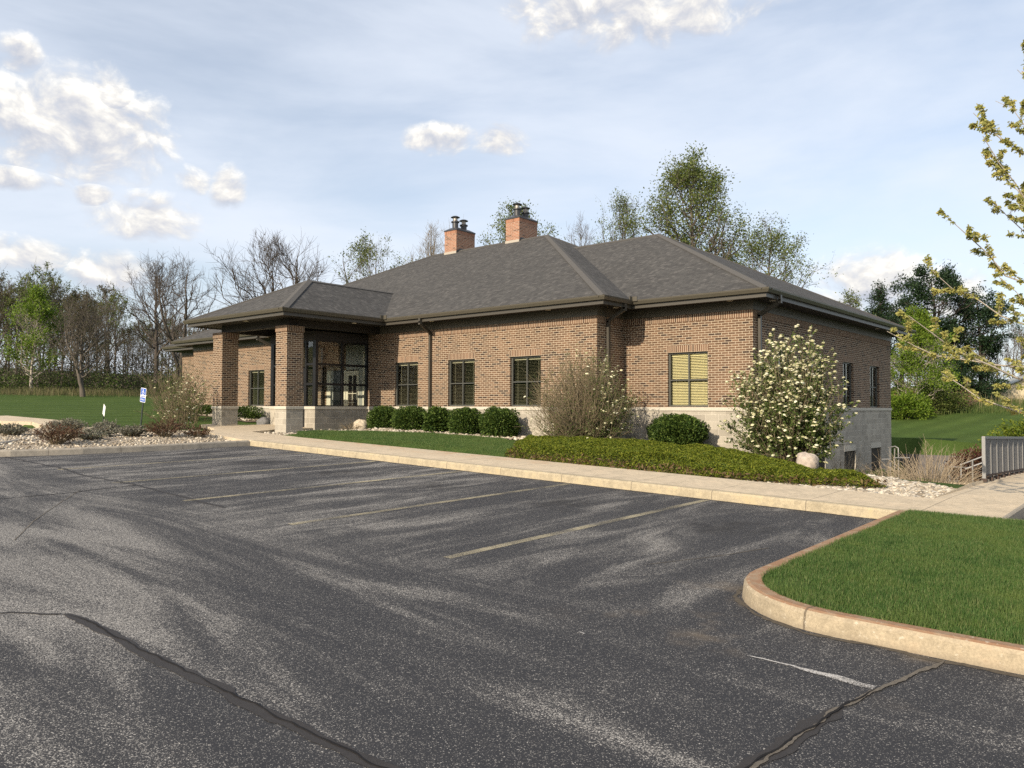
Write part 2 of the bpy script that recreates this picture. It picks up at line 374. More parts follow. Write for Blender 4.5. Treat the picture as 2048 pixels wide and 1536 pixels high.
M['soil'] = plain('bed_soil', (.16, .12, .085), .95, .4, 8, bmp=.6)
M['gravelbase'] = plain('gravel_base', (.34, .285, .215), .95, .45, 30, bmp=.8)

def leaf_mat(name, cols, trans=.3, rough=.6, patch=0):
    m, nt, b = new_mat(name); g = nt.nodes.new('ShaderNodeNewGeometry'); out = nt.nodes['Material Output']
    c = ramp(nt, g.outputs['Random Per Island'], [(i/(len(cols)-1), q) for i, q in enumerate(cols)])
    if patch:
        co_ = objco(nt); pn = math_n(nt, 'ADD', math_n(nt, 'MULTIPLY', noise(nt, co_, 1.6, 5, .6), .6), math_n(nt, 'MULTIPLY', noise(nt, co_, 7, 3, .6), .4))
        c = mix(nt, mapr(nt, pn, .44, .68, 0, .6), c, (.125, .165, .042)); c = mix(nt, mapr(nt, pn, .46, .34, 0, .6), c, (.030, .072, .016))
    L(nt, c, b.inputs['Base Color']); b.inputs['Roughness'].default_value = rough; b.inputs['Specular IOR Level'].default_value = .2
    if trans:
        t = nt.nodes.new('ShaderNodeBsdfTranslucent'); L(nt, c, t.inputs[0])
        mx = nt.nodes.new('ShaderNodeMixShader'); mx.inputs[0].default_value = trans
        L(nt, b.outputs[0], mx.inputs[1]); L(nt, t.outputs[0], mx.inputs[2]); L(nt, mx.outputs[0], out.inputs[0])
    return m
M['yew'] = leaf_mat('yew_needles', [(.016, .038, .008), (.040, .076, .014), (.074, .120, .022), (.12, .17, .034)], .2)
M['juniper'] = leaf_mat('juniper_sprigs', [(.035, .058, .007), (.085, .118, .010), (.145, .175, .016), (.22, .23, .030)], .2)
M['juniperdead'] = leaf_mat('juniper_brown', [(.06, .04, .02), (.115, .072, .034), (.15, .11, .04)], .1)
M['grass'] = leaf_mat('grass_blades', [(.034, .078, .017), (.058, .118, .027), (.090, .158, .042), (.19, .21, .085)], .3, patch=1)
M['vibleaf'] = leaf_mat('viburnum_leaves', [(.045, .075, .016), (.085, .125, .030), (.14, .18, .05)], .3)
M['blossom'] = leaf_mat('viburnum_blossom', [(.42, .40, .20), (.66, .62, .38), (.80, .78, .60)], .2)
M['twig'] = plain('grey_brown_twig', (.185, .148, .092), .9, .3, 6)
M['twigdark'] = plain('dark_bark', (.080, .066, .054), .9, .35, 5)
M['bark'] = plain('grey_bark', (.115, .098, .080), .9, .35, 4)
M['palebark'] = plain('pale_bark', (.34, .30, .25), .9, .3, 4)
M['strawtwig'] = plain('straw_stem', (.36, .29, .20), .9, .25, 6)
M['redtwig'] = leaf_mat('barberry_leaves', [(.055, .026, .020), (.095, .040, .028), (.135, .068, .040), (.12, .09, .045)], .2)
M['lavender'] = leaf_mat('lavender_leaves', [(.15, .15, .115), (.22, .215, .17), (.26, .24, .20), (.10, .13, .06)], .2)
M['brighttree'] = leaf_mat('spring_green_leaves', [(.085, .155, .016), (.145, .225, .024), (.21, .28, .04)], .4)
M['midtree'] = leaf_mat('young_leaves', [(.075, .110, .026), (.125, .160, .040), (.185, .205, .065)], .35)
M['woodgreen'] = leaf_mat('undergrowth_green', [(.035, .062, .012), (.065, .105, .018), (.10, .14, .03)], .3)
M['woodbrown'] = leaf_mat('undergrowth_brown', [(.065, .055, .042), (.10, .082, .06), (.08, .085, .045)], .2)
M['bud'] = leaf_mat('budding_leaves', [(.09, .095, .04), (.14, .14, .06), (.18, .16, .085)], .35)
M['budbrown'] = leaf_mat('brown_buds', [(.085, .07, .035), (.12, .10, .05), (.10, .12, .04)], .35)
M['pine'] = leaf_mat('pine_needles', [(.008, .022, .010), (.016, .036, .014), (.030, .055, .020)], .1)
M['maple'] = leaf_mat('maple_leaves', [(.22, .25, .08), (.38, .38, .12), (.50, .44, .14), (.42, .40, .13), (.28, .30, .10)], .4)
M['maplebract'] = leaf_mat('maple_bracts', [(.34, .15, .03), (.44, .22, .045), (.28, .10, .03)], .4)
M['drygrass'] = leaf_mat('dry_grass', [(.24, .19, .11), (.34, .27, .16), (.14, .16, .06)], .3)
M['meadow'] = leaf_mat('meadow_grass', [(.12, .11, .05), (.20, .17, .09), (.09, .12, .035)], .3)
M['drybrush'] = leaf_mat('brown_brush', [(.14, .075, .045), (.22, .12, .07), (.28, .18, .10)], .2)
M['weed'] = leaf_mat('tall_weeds', [(.05, .09, .02), (.09, .13, .035), (.13, .15, .05)], .3)
M['pebble'] = leaf_mat('river_pebbles', [(.19, .155, .11), (.33, .28, .21), (.46, .405, .315), (.60, .545, .45)], 0)
M['shrubgreen'] = leaf_mat('spring_shrub', [(.06, .10, .010), (.12, .165, .015), (.19, .22, .03)], .3)

# ------------------------------------------------------------------ camera
cam = bpy.data.cameras.new('camera'); co = bpy.data.objects.new('camera', cam); COL.objects.link(co)
cam.sensor_width = 36; cam.lens = 1570.7/2048*36; cam.clip_end = 3000; cam.clip_start = .05
YAW, PITCH, ROLL = R(40.332), R(1.6995), .0028
fwd = Vector((-math.sin(YAW)*math.cos(PITCH), math.cos(YAW)*math.cos(PITCH), math.sin(PITCH)))
right = Vector((math.cos(YAW), math.sin(YAW), 0)); up = right.cross(fwd)
r2 = right*math.cos(ROLL)+up*math.sin(ROLL); u2 = up*math.cos(ROLL)-right*math.sin(ROLL)
from mathutils import Matrix
co.matrix_world = Matrix(((r2.x, u2.x, -fwd.x, 8.852), (r2.y, u2.y, -fwd.y, -20.598), (r2.z, u2.z, -fwd.z, -.016), (0, 0, 0, 1)))
S.camera = co

# ------------------------------------------------------------------ light and sky
SUN_DIR = Vector((.040, -1, .480)).normalized()
sl = bpy.data.lights.new('sun', 'SUN'); sl.energy = 4.6; sl.angle = R(.53); sl.color = (1, .86, .68)
so = bpy.data.objects.new('sun', sl); COL.objects.link(so); so.rotation_euler = SUN_DIR.to_track_quat('Z', 'Y').to_euler()
w = bpy.data.worlds.new('World'); S.world = w; w.use_nodes = True; nt = w.node_tree
bg = nt.nodes['Background']; bg.inputs['Strength'].default_value = .138
sky = nt.nodes.new('ShaderNodeTexSky'); sky.sky_type = 'NISHITA'; sky.sun_disc = False
sky.sun_elevation = math.asin(SUN_DIR.z); sky.sun_rotation = math.atan2(SUN_DIR.x, SUN_DIR.y); sky.dust_density = 1.6; sky.ozone_density = 1.2
tc = nt.nodes.new('ShaderNodeTexCoord').outputs['Generated']
nv = nt.nodes.new('ShaderNodeVectorMath'); nv.operation = 'NORMALIZE'; L(nt, tc, nv.inputs[0]); d = nv.outputs[0]
dx, dy, dz = sep(nt, d)
az = math_n(nt, 'ARCTAN2', dx, dy); el = math_n(nt, 'ARCSINE', dz)
comb = nt.nodes.new('ShaderNodeCombineXYZ'); L(nt, az, comb.inputs[0]); L(nt, math_n(nt, 'MULTIPLY', el, 1.35), comb.inputs[1]); ae = comb.outputs[0]
CL = [(-1.217, .305, .115, .058), (-1.270, .365, .022, .022), (-1.180, .345, .026, .032), (-1.139, .216, .060, .028), (-1.055, .258, .022, .030),
      (-1.091, .264, .022, .018), (-1.196, .234, .022, .012), (-1.264, .165, .045, .022), (-1.177, .151, .044, .026), (-1.272, .240, .050, .014),
      (-.794, .332, .050, .021), (-.727, .331, .040, .021), (-.55, .475, .18, .045), (-.27, .150, .075, .036), (-.205, .128, .06, .036), (-.32, .118, .05, .03),
      (.35, .3, .2, .06), (1.2, .25, .25, .07), (2.2, .35, .3, .08), (-2.1, .3, .2, .06), (-2.9, .45, .3, .09)]
n_big = noise(nt, ae, 17, 10, .58, .35); sh_off = nt.nodes.new('ShaderNodeVectorMath'); sh_off.operation = 'ADD'; L(nt, ae, sh_off.inputs[0]); sh_off.inputs[1].default_value = (.006, .016, 0)
n_up = noise(nt, sh_off.outputs[0], 17, 10, .58, .35); n_sh = math_n(nt, 'ADD', .5, math_n(nt, 'SUBTRACT', n_big, n_up))
dens = None; low = None
for a0, e0, wa_, we_ in CL:
    x = math_n(nt, 'DIVIDE', math_n(nt, 'SUBTRACT', az, a0), wa_); y = math_n(nt, 'DIVIDE', math_n(nt, 'SUBTRACT', el, e0), we_)
    q = math_n(nt, 'SUBTRACT', 1, math_n(nt, 'ADD', math_n(nt, 'MULTIPLY', x, x), math_n(nt, 'MULTIPLY', y, y)))
    q = math_n(nt, 'MAXIMUM', q, -1.2)
    lw = math_n(nt, 'MAXIMUM', math_n(nt, 'MINIMUM', y, 1.1), -1.1)
    if dens is None: dens, low = q, lw
    else:
        pick = math_n(nt, 'GREATER_THAN', q, dens); low = math_n(nt, 'ADD', math_n(nt, 'MULTIPLY', lw, pick), math_n(nt, 'MULTIPLY', low, math_n(nt, 'SUBTRACT', 1, pick))); dens = math_n(nt, 'MAXIMUM', dens, q)
field = math_n(nt, 'ADD', math_n(nt, 'MULTIPLY', dens, .85), math_n(nt, 'MULTIPLY', math_n(nt, 'SUBTRACT', n_big, .5), 3.5))
alpha = math_n(nt, 'MULTIPLY', mapr(nt, field, -.22, .80), mapr(nt, dens, -1.1, -.1), None, True)
shade = math_n(nt, 'ADD', math_n(nt, 'MULTIPLY', low, .30), math_n(nt, 'ADD', math_n(nt, 'MULTIPLY', math_n(nt, 'SUBTRACT', n_sh, .5), 3.2), .50), None, True)
cloudcol = ramp(nt, shade, [(.0, (3.3, 3.5, 4.0)), (.35, (4.1, 4.15, 4.4)), (.65, (5.2, 5.1, 4.95)), (1, (6.7, 6.5, 6.1))])
veil_n = noise(nt, scaled(nt, ae, (1.3, 3.4, 1)), 1.7, 6, .55, .25)
veil = math_n(nt, 'MULTIPLY', mapr(nt, veil_n, .25, .72, .30, 1.0), mapr(nt, el, .60, .05, .72, .90))
hs = nt.nodes.new('ShaderNodeHueSaturation'); L(nt, sky.outputs[0], hs.inputs['Color']); hs.inputs['Saturation'].default_value = .80; hs.inputs['Value'].default_value = 1.0
skyc = mix(nt, veil, hs.outputs[0], (4.95, 5.3, 5.9))
skyc = mix(nt, alpha, skyc, cloudcol)
L(nt, skyc, bg.inputs['Color'])
S.view_settings.view_transform = 'Standard'; S.view_settings.look = 'None'; S.view_settings.exposure = 0.38; S.view_settings.gamma = 1

# ------------------------------------------------------------------ ground
def G(x, y): return -1.293-.030*x+.014*y
def hill(y): return np.interp(y, [14, 17, 24.6, 33, 40, 60, 160], [-2.1, -1.95, -1.5, -.45, .25, .65, 2.5])
def T(x, y):
    x = np.asarray(x, float); y = np.asarray(y, float)
    t = G(x, y)+.04+.13*ss((x+13.2)/1.2)*ss((2.6-x)/2)*ss((y+7)/.6)
    t = t+.11*ss((-19-x)/3)+.020*np.maximum(0, -22-x)
    far = ss((y-15.5)/3)*ss((x+12)/8); t = lerp(t, hill(y), far)
    t = np.where(y > 40, np.minimum(t, 3.5), t); t = t+9*ss((-68-y)/22)  # unseen bank added behind the camera to give the front windows a dark green reflection
    pit = ss((y+2.9+.12*x)/2.4)*ss((x+1.4)/1.5)*(1-ss((y-16.2)/.5))*(1-ss((x-9)/2))
    t = lerp(t, -3.4, pit)
    lot = ((y < -8.6) & (x > -10.8) & (y > -66)) | ((y < -9.6) & (x > -12.6) & (y > -66)) | ((y < -8.6) & (y > -66) & (x > 6.9)) | ((x > 7.0) & (y < 30) & (y > -60)) | ((y < -17.8) & (x > -60) & (y > -66))
    lot2 = (x < -18.2) & (x > -22.4) & (y < -11.2) & (y > -19)
    t = np.where(lot | lot2, G(x, y)-.30, t)
    return t
def axis(a, b, lo, hi, fine, far):
    l = [a]; 
    while l[-1] < b:
        p = l[-1]; l.append(p+(fine if lo <= p < hi else far))
    return np.array(l)
gx = axis(-190, 150, -30, 14, .4, 4); gy = axis(-130, 260, -20, 46, .4, 4)
X, Y = np.meshgrid(gx, gy, indexing='ij'); Z = T(X, Y)+(vnoise(X*.5, Y*.5, 3)-.5)*.04
idx = np.arange(X.size).reshape(X.shape)
f = np.stack([idx[:-1, :-1], idx[1:, :-1], idx[1:, 1:], idx[:-1, 1:]], -1).reshape(-1, 4)
ground = link('ground', mesh_np('ground', np.stack([X, Y, Z], -1).reshape(-1, 3), f, True), M['lawn']); tag(ground, kind='structure')

def flat(name, polys, dz, mat, kind='structure', **kw):
    mb = MB()
    for p in polys: mb.quad([(x, y, G(x, y)+dz) for x, y in p], [(x, y) for x, y in p])
    o = mb.build(name, mat); tag(o, kind=kind, **kw); return o
flat('parking_lot', [[(-12.3, -8.72), (-12.3, -64), (60, -64), (60, -8.72)], [(-12.3, -16.4), (-14.5, -17.3), (-60, -17.6), (-60, -64), (-12.3, -64)]], 0, M['asphalt'])
flat('parking_lot', [[(7.15, -8.72), (60, -8.72), (60, 30), (7.15, 30)]], 0, M['asphalt'])
flat('side_drive', [[(-18.3, -17.6), (-18.3, -12.0), (-19.0, -11.3), (-21.3, -10.7), (-22.3, -11.3), (-22.3, -17.6)]], .004, M['asphalt'])

def strip_mesh(pts, prof, closed=False, zf=G):
    """sweep profile [(offset to the left, z)] along plan path with mitres"""
    P = [Vector((p[0], p[1])) for p in pts]; n = len(P); rows = []; acc = 0; U = [0]
    for i in range(n):
        a = P[i-1] if (i > 0 or closed) else None; b = P[i]; c = P[(i+1) % n] if (i < n-1 or closed) else None
        d1 = (b-a).normalized() if a is not None else (c-b).normalized(); d2 = (c-b).normalized() if c is not None else d1
        n1 = Vector((-d1.y, d1.x)); n2 = Vector((-d2.y, d2.x)); mt = n1+n2; mt /= max(.3, mt.dot(n1))
        rows.append([(b.x+mt.x*o, b.y+mt.y*o, zf(b.x, b.y)+z) for o, z in prof])
        if i: acc += (P[i]-P[i-1]).length; U.append(acc)
    mb = MB(); vv = [0]
    for j in range(1, len(prof)): vv.append(vv[-1]+math.hypot(prof[j][0]-prof[j-1][0], prof[j][1]-prof[j-1][1]))
    rng_ = range(n if closed else n-1)
    for i in rng_:
        k = (i+1) % n; u0 = U[i]; u1 = U[k] if k else acc+(P[0]-P[-1]).length
        for j in range(len(prof)-1):
            mb.quad([rows[i][j], rows[k][j], rows[k][j+1], rows[i][j+1]], [(u0, vv[j]), (u1, vv[j]), (u1, vv[j+1]), (u0, vv[j+1])])
    return mb
KP = [(0, -.3), (0, 0), (.012, .115), (.03, .142), (.055, .15), (.16, .15), (.16, -.2)]
def arc(cx, cy, r, a0, a1, n): return [(cx+r*math.cos(R(a0+(a1-a0)*i/n)), cy+r*math.sin(R(a0+(a1-a0)*i/n))) for i in range(n+1)]
o = strip_mesh([(-10.68, -8.74)]+[(x, -8.74) for x in np.linspace(-9.5, 5.9, 12)], KP).build('kerb', M['kerb']); tag(o, kind='structure')
lk = list(reversed([(-10.68, -8.74), (-10.69, -10.2), (-10.72, -11.7), (-10.85, -13.0), (-11.2, -14.4), (-11.9, -15.6), (-13.2, -16.8), (-15.4, -17.5), (-20, -17.7)]))
o = strip_mesh(lk, KP).build('kerb', M['kerbplain']); tag(o, kind='structure')
o = strip_mesh([(-12.6, -14.35), (-13.3, -13.75), (-13.8, -13.35), (-14.4, -12.9)], [(0, -.2), (0, .17), (.03, .20), (.14, .20), (.14, -.2)]).build('kerb', M['kerbplain']); tag(o, kind='structure')
# island kerb, clockwise path so the profile leans into the island
isl = [(5.80, -8.70)]+[(5.80, y) for y in (-10, -11.5, -12.8)]+arc(6.85, -13.55, 1.05, 180, 270, 10)+[(7.6, -14.57), (8.6, -14.5), (12, -14.45), (30, -14.3)]
KI = [(0, -.3), (0, 0), (.015, .118), (.035, .145), (.06, .155), (.17, .15), (.18, -.2)]
isl_s = [isl[0]]
o = strip_mesh(isl, KI).build('kerb', M['kerbrust']); tag(o, kind='structure')
o = strip_mesh([(30, -8.0), (7.3, -8.32), (5.8, -8.55)], [(0, -.3), (0, .15), (.1, .15), (.1, -.2)]).build('kerb', M['kerb']); tag(o, kind='structure')
lawn_in = [(5.96, -8.62), (5.96, -12.8)]+arc(6.86, -13.54, .90, 180, 270, 8)+[(7.6, -14.42), (12, -14.3), (30, -14.15), (30, -8.2), (7.3, -8.42)]
mb = MB(); mb.quad([(x, y, G(x, y)+.142) for x, y in lawn_in]); island = mb.build('island_lawn', M['lawn']); tag(island, kind='structure')

# walks
def WZ(x, y): return G(x, min(y, -4.))-.028*max(0., y+4.)
def slab(name, poly, top, depth, mat):
    mb = MB(); n = len(poly); t = [(x, y, WZ(x, y)+top) for x, y in poly]; bt = [(x, y, G(x, y)-depth) for x, y in poly]
    mb.quad(t)
    for i in range(n):
        j = (i+1) % n; mb.quad([bt[i], bt[j], t[j], t[i]])
    o = mb.build(name, mat); tag(o, kind='structure'); return o
slab('walkway', [(-10.55, -8.58), (5.9, -8.58), (5.9, -6.98), (-11.0, -6.95), (-11.5, -6.86), (-13.1, -6.83), (-13.95, -6.69), (-14.5, -5.5), (-14.6, -3.9), (-17.3, -3.9), (-17.5, -5.0),
                 (-18.6, -5.2), (-18.5, -6.0), (-15.7, -6.98), (-14.9, -7.75), (-13.05, -8.35), (-11.13, -8.72)], .146, .25, M['walk'])
slab('walkway', [(5.904, -8.60), (7.02, -8.36), (7.04, -6.5), (7.06, -4), (7.10, 0), (7.20, 12), (6.05, 12), (5.95, 0), (5.91, -4), (5.904, -6.98)], .147, .6, M['walk'])
o = strip_mesh([(7.02, -8.36), (7.06, -4), (7.10, 0), (7.20, 12)], [(0, .148), (-.03, .148), (-.05, .13), (-.06, -.3)], False, WZ).build('kerb', M['kerbplain']); tag(o, kind='structure')
mb = MB(); mb.box(6.06, 6.25, -1.5, 12, -3.6, -1.9); o = mb.build('retaining_wall', M['walk'])
tag(o, 'concrete retaining wall below the raised walkway, behind the railing', 'wall')

slab('pavement', [(-34, -11.9), (-22.35, -11.25), (-21.25, -10.65), (-19.0, -11.1), (-18.9, -10.3), (-21.5, -9.5), (-26.7, -9.9), (-34, -10.1)], .245, .4, M['walk'])
# markings
for i, (x, y0, y1) in enumerate([(3.0, -8.85, -14.75), (.25, -8.85, -14.8), (-2.48, -8.85, -14.8), (-5.2, -8.9, -14.7), (-7.9, -8.9, -14.6)]):
    flat('parking_line', [[(x-.06, y0), (x-.06, y1), (x+.06, y1), (x+.06, y0)]], .004, M['yellow'])
def ribbon(name, pts, wid, dz, mat, jit=.3, seed=1, step=.05, wob=.02):
    rng = np.random.RandomState(seed); P = np.array(pts, float); seg = np.linalg.norm(np.diff(P, axis=0), axis=1); s = np.concatenate([[0], np.cumsum(seg)])
    u = np.arange(0, s[-1], step); q = np.stack([np.interp(u, s, P[:, 0]), np.interp(u, s, P[:, 1])], 1)
    k = np.arange(len(u)); w1 = (vnoise(u*5, k*0+seed, seed)-.5)*2*wob+(vnoise(u*17, k*0+seed*3, seed)-.5)*wob
    t = np.gradient(q, axis=0); t /= np.linalg.norm(t, axis=1, keepdims=True); nrm = np.stack([-t[:, 1], t[:, 0]], 1); q = q+nrm*w1[:, None]
    wl = wid*.5*(1+jit*(vnoise(u*7, k*0+9, seed+1)*2-1)+jit*.6*(rng.rand(len(u))-.5)); wr = wid*.5*(1+jit*(vnoise(u*6, k*0+4, seed+2)*2-1)+jit*.6*(rng.rand(len(u))-.5))
    wl *= np.minimum(1, u/.15+.2); wr *= np.minimum(1, u/.15+.2)
    a = q+nrm*wl[:, None]; b_ = q-nrm*wr[:, None]
    V = np.concatenate([np.c_[a, G(a[:, 0], a[:, 1])+dz], np.c_[b_, G(b_[:, 0], b_[:, 1])+dz]]); n = len(u)
    i = np.arange(n-1); o = link(name, mesh_np(name, V, np.stack([i, i+1, n+i+1, n+i], 1)), mat); tag(o, kind='structure'); return o
ck = [(1.9, -18.52), (2.28, -18.17), (2.55, -18.13), (3.65, -18.15), (4.6, -18.13), (5.3, -18.14), (6.0, -18.11), (9, -18.1), (16, -18.0)]
ribbon('crack_seal', ck[1:], .085, .004, M['seal'], .35, 3); ribbon('crack', ck[1:], .009, .008, M['crack'], .7, 5, .03, .014)
ribbon('crack_seal', [(1.0, -19.4), (1.9, -18.52), (2.28, -18.17)], .026, .005, M['seal'], .3, 4)
ck2 = [(7.62, -14.62), (7.42, -15.46), (7.34, -15.89), (7.30, -16.41), (7.25, -16.93), (7.2, -18.0)]
ribbon('crack_seal', ck2[2:], .10, .004, M['seal'], .4, 13); ribbon('crack', ck2, .024, .009, M['crackgrit'], .95, 15, .02, .02); ribbon('crack', ck2[1:], .012, .012, M['crack'], .8, 17, .03, .014)
ribbon('paint_scrape', [(6.58, -15.44), (7.05, -15.41), (7.42, -15.44)], .03, .005, M['whiteworn'], .5, 23); ribbon('paint_scrape', [(6.9, -15.44), (7.1, -15.44), (7.42, -15.46)], .06, .006, M['whiteworn'], .5, 24)
ribbon('crack_seal', [(-11.3, -14.5), (-10.2, -14.5), (-8.2, -14.45), (-6.4, -14.62), (-4.6, -14.5), (-3.5, -14.6), (-1.5, -14.7)], .06, .004, M['seal'], .5, 31)
ribbon('crack_seal', [(-4.45, -17.2), (-4.45, -15.6), (-4.7, -14.5)], .03, .005, M['seal'], .5, 32)
ribbon('paint_scrape', [(-1.0, -17.5), (-2.2, -16.9), (-3.3, -16.25), (-4.7, -15.4)], .012, .004, M['crackgrit'], .6, 33, .05, .004)
ribbon('paint_scrape', [(5.44, -15.79), (5.50, -15.80)], .05, .005, M['whiteworn'], .5, 34, .02)
ribbon('crack_seal', [(4.66, -13.56), (5.0, -12.7), (5.25, -11.8)], .012, .004, M['crackgrit'], .5, 35, .05, .006)

ribbon('kerb_dirt', [(5.74, -8.9), (5.755, -12.8)]+arc(6.85, -13.55, 1.085, 180, 270, 10)+[(7.6, -14.61), (8.6, -14.54), (12, -14.49), (20, -14.4)], .05, .003, M['dirt'], .9, 41, .03, .03)
ribbon('kerb_dirt', [(-10.6, -8.78), (5.7, -8.78)], .035, .003, M['dirt'], .9, 42, .04, .02)
# gravel beds: base sheets following the terrain, plus loose stones
def inside(poly, x, y):
    c = np.zeros(len(x), bool); n = len(poly)
    for i in range(n):
        x0, y0 = poly[i]; x1, y1 = poly[(i+1) % n]
        k = ((y0 > y) != (y1 > y)) & (x < (x1-x0)*(y-y0)/(y1-y0+1e-12)+x0); c ^= k
    return c
def sheet(name, poly, dz, mat, step=.12, kind='structure', zf=T):
    P = np.array(poly); xs = np.arange(P[:, 0].min(), P[:, 0].max()+step, step); ys = np.arange(P[:, 1].min(), P[:, 1].max()+step, step)
    X, Y = np.meshgrid(xs, ys, indexing='ij'); Z = zf(X, Y)+dz
    cx = (X[:-1, :-1]+step/2).ravel(); cy = (Y[:-1, :-1]+step/2).ravel(); k = inside(poly, cx, cy)
    idx = np.arange(X.size).reshape(X.shape); f = np.stack([idx[:-1, :-1], idx[1:, :-1], idx[1:, 1:], idx[:-1, 1:]], -1).reshape(-1, 4)[k]
    o = link(name, mesh_np(name, np.stack([X, Y, Z], -1).reshape(-1, 3), f, True), mat); tag(o, kind=kind); return o
ph = (1+5**.5)/2
ICO_V = unit(np.array([(-1, ph, 0), (1, ph, 0), (-1, -ph, 0), (1, -ph, 0), (0, -1, ph), (0, 1, ph), (0, -1, -ph), (0, 1, -ph), (ph, 0, -1), (ph, 0, 1), (-ph, 0, -1), (-ph, 0, 1)], float))
ICO_F = np.array([(0, 11, 5), (0, 5, 1), (0, 1, 7), (0, 7, 10), (0, 10, 11), (1, 5, 9), (5, 11, 4), (11, 10, 2), (10, 7, 6), (7, 1, 8), (3, 9, 4), (3, 4, 2), (3, 2, 6), (3, 6, 8), (3, 8, 9), (4, 9, 5), (2, 4, 11), (6, 2, 10), (8, 6, 7), (9, 8, 1)])
def scatter(rng, poly, n):
    P = np.array(poly); out = []; m = 0
    while m < n:
        p = rng.rand(n*2, 2)*(P.max(0)-P.min(0))+P.min(0); p = p[inside(poly, p[:, 0], p[:, 1])]; out.append(p); m += len(p)
    return np.concatenate(out)[:n]
def pebbles(name, poly, n, size, seed, zf=T, dz=.02, label=None):
    rng = np.random.RandomState(seed); p = scatter(rng, poly, n); s = size*(.5+rng.rand(n)**2*1.1)
    sc = np.stack([s*(.8+rng.rand(n)*.6), s*(.6+rng.rand(n)*.5), s*(.42+rng.rand(n)*.3)], 1); a = rng.rand(n)*6.28
    v = ICO_V[None]*(1+.22*(rng.rand(n, 12, 1)-.5))*sc[:, None, :]
    ca, sa = np.cos(a)[:, None], np.sin(a)[:, None]; tl = (rng.rand(n, 2)-.5)*.8
    x = v[:, :, 0]*ca-v[:, :, 1]*sa; y = v[:, :, 0]*sa+v[:, :, 1]*ca; z = v[:, :, 2]+x*tl[:, :1]+y*tl[:, 1:]
    V = np.stack([x+p[:, :1], y+p[:, 1:], z+(zf(p[:, 0], p[:, 1])+dz+s*.2)[:, None]], -1).reshape(-1, 3)
    F = (ICO_F[None]+(np.arange(n)*12)[:, None, None]).reshape(-1, 3)
    o = link(name, mesh_np(name, V, F, True), M['pebble']); tag(o, label, 'gravel', None, 'stuff'); return o
bed_front = [(-2.9, -6.92), (5.85, -6.93), (5.85, -5.0), (5.6, -4.5), (4.6, -3.9), (3.2, -3.3), (1.8, -2.9), (.3, -2.2), (-.6, -.2), (-4.0, -.2), (-4.2, -1.4), (-5.6, -2.2), (-5.4, -3.8)]
sheet('gravel_base', bed_front, .015, M['gravelbase'])
grav_vis = [(2.0, -6.93), (5.86, -6.93), (5.86, -4.9), (5.3, -4.3), (4.2, -3.7), (3.2, -4.0), (4.2, -5.3), (3.6, -6.3), (1.2, -6.8)]
pebbles('gravel', grav_vis, 6500, .043, 11, label='large white river gravel heaped beside the bend of the walkway')
bed_left = [(-10.86, -8.9), (-10.9, -11.7), (-11.1, -13.1), (-11.5, -14.4), (-12.4, -15.6), (-15, -16.9), (-18, -16.9), (-18.1, -12.2), (-18.6, -10.9), (-18.9, -10.2), (-17.2, -9.3), (-15.4, -8.6), (-15.0, -7.9), (-13.1, -8.5), (-11.2, -8.85)]
bz = lambda x, y: G(np.asarray(x, float), np.asarray(y, float))+.07+.10*ss((-11.2-np.asarray(x, float))/2.5)
sheet('gravel_base', bed_left, .0, M['gravelbase'], zf=bz)
pebbles('gravel', bed_left, 5500, .032, 12, zf=bz, dz=.005, label='small white river gravel in the parking lot corner bed')
bed_wall = [(-13.9, -6.6), (-13.2, -6.75), (-12.4, -5.6), (-11.4, -3.9), (-9.4, -3.0), (-6.4, -3.0), (-5.7, -2.4), (-4.3, -1.6), (-14.4, -1.6), (-14.4, -5.4)]
sheet('gravel_base', bed_wall, .012, M['soil'])
pebbles('gravel', bed_wall, 3800, .05, 13, dz=.01, label='pale gravel under the clipped hedge along the brick front')
sheet('planting_soil', [(-3.1, -6.9), (3.5, -6.85), (4.6, -5.6), (3, -3.6), (.5, -2.5), (-3, -2.2), (-5.2, -3.4), (-4.4, -4.8)], .03, M['soil'])
sheet('planting_soil', [(-28.5, -1.52), (-20.2, -1.52), (-20.2, -3.2), (-28.5, -3.2)], .02, M['soil'], .2)
pebbles('gravel', [(-27.5, -3.0), (-20.5, -3.0), (-20.5, -1.6), (-27.5, -1.6)], 1200, .05, 14, label='pale gravel at the foot of the hedge left of the entrance')

# ------------------------------------------------------------------ building
B = empty('office_building', (-15.9, 6.7, -.9), 'long single storey brown brick office with hipped grey shingle roofs, entrance canopy and two chimneys', 'building')
BL = Vector(B.location)
def part(mb, name, mat, parent=None, bevel=0):
    o = mb.build(name, mat, None, bevel); o.parent = parent or B
    if parent is None: o.location = -BL
    return o
yM = -1.504
OUT = [(0, 0), (0, 13.444), (-4.0975, 13.444), (-4.0975, 14.95), (-27.71, 14.95), (-27.71, 13.444), (-31.8, 13.444), (-31.8, 0), (-27.71, 0), (-27.71, yM), (-4.0975, yM), (-4.0975, 0)]
def frame_of(i):
    a = Vector(OUT[i]); b = Vector(OUT[(i+1) % len(OUT)]); d = (b-a); ln = d.length; d.normalize(); n = Vector((d.y, -d.x))
    ax = 'x' if abs(d.x) > .5 else 'y'
    def Mp(s, dd, z):
        # s is the world x or y coordinate along the wall
        if ax == 'x': return (s, a.y+n.y*dd, z)
        return (a.x+n.x*dd, s, z)
    s0, s1 = (a.x, b.x) if ax == 'x' else (a.y, b.y)
    return Mp, min(s0, s1), max(s0, s1)
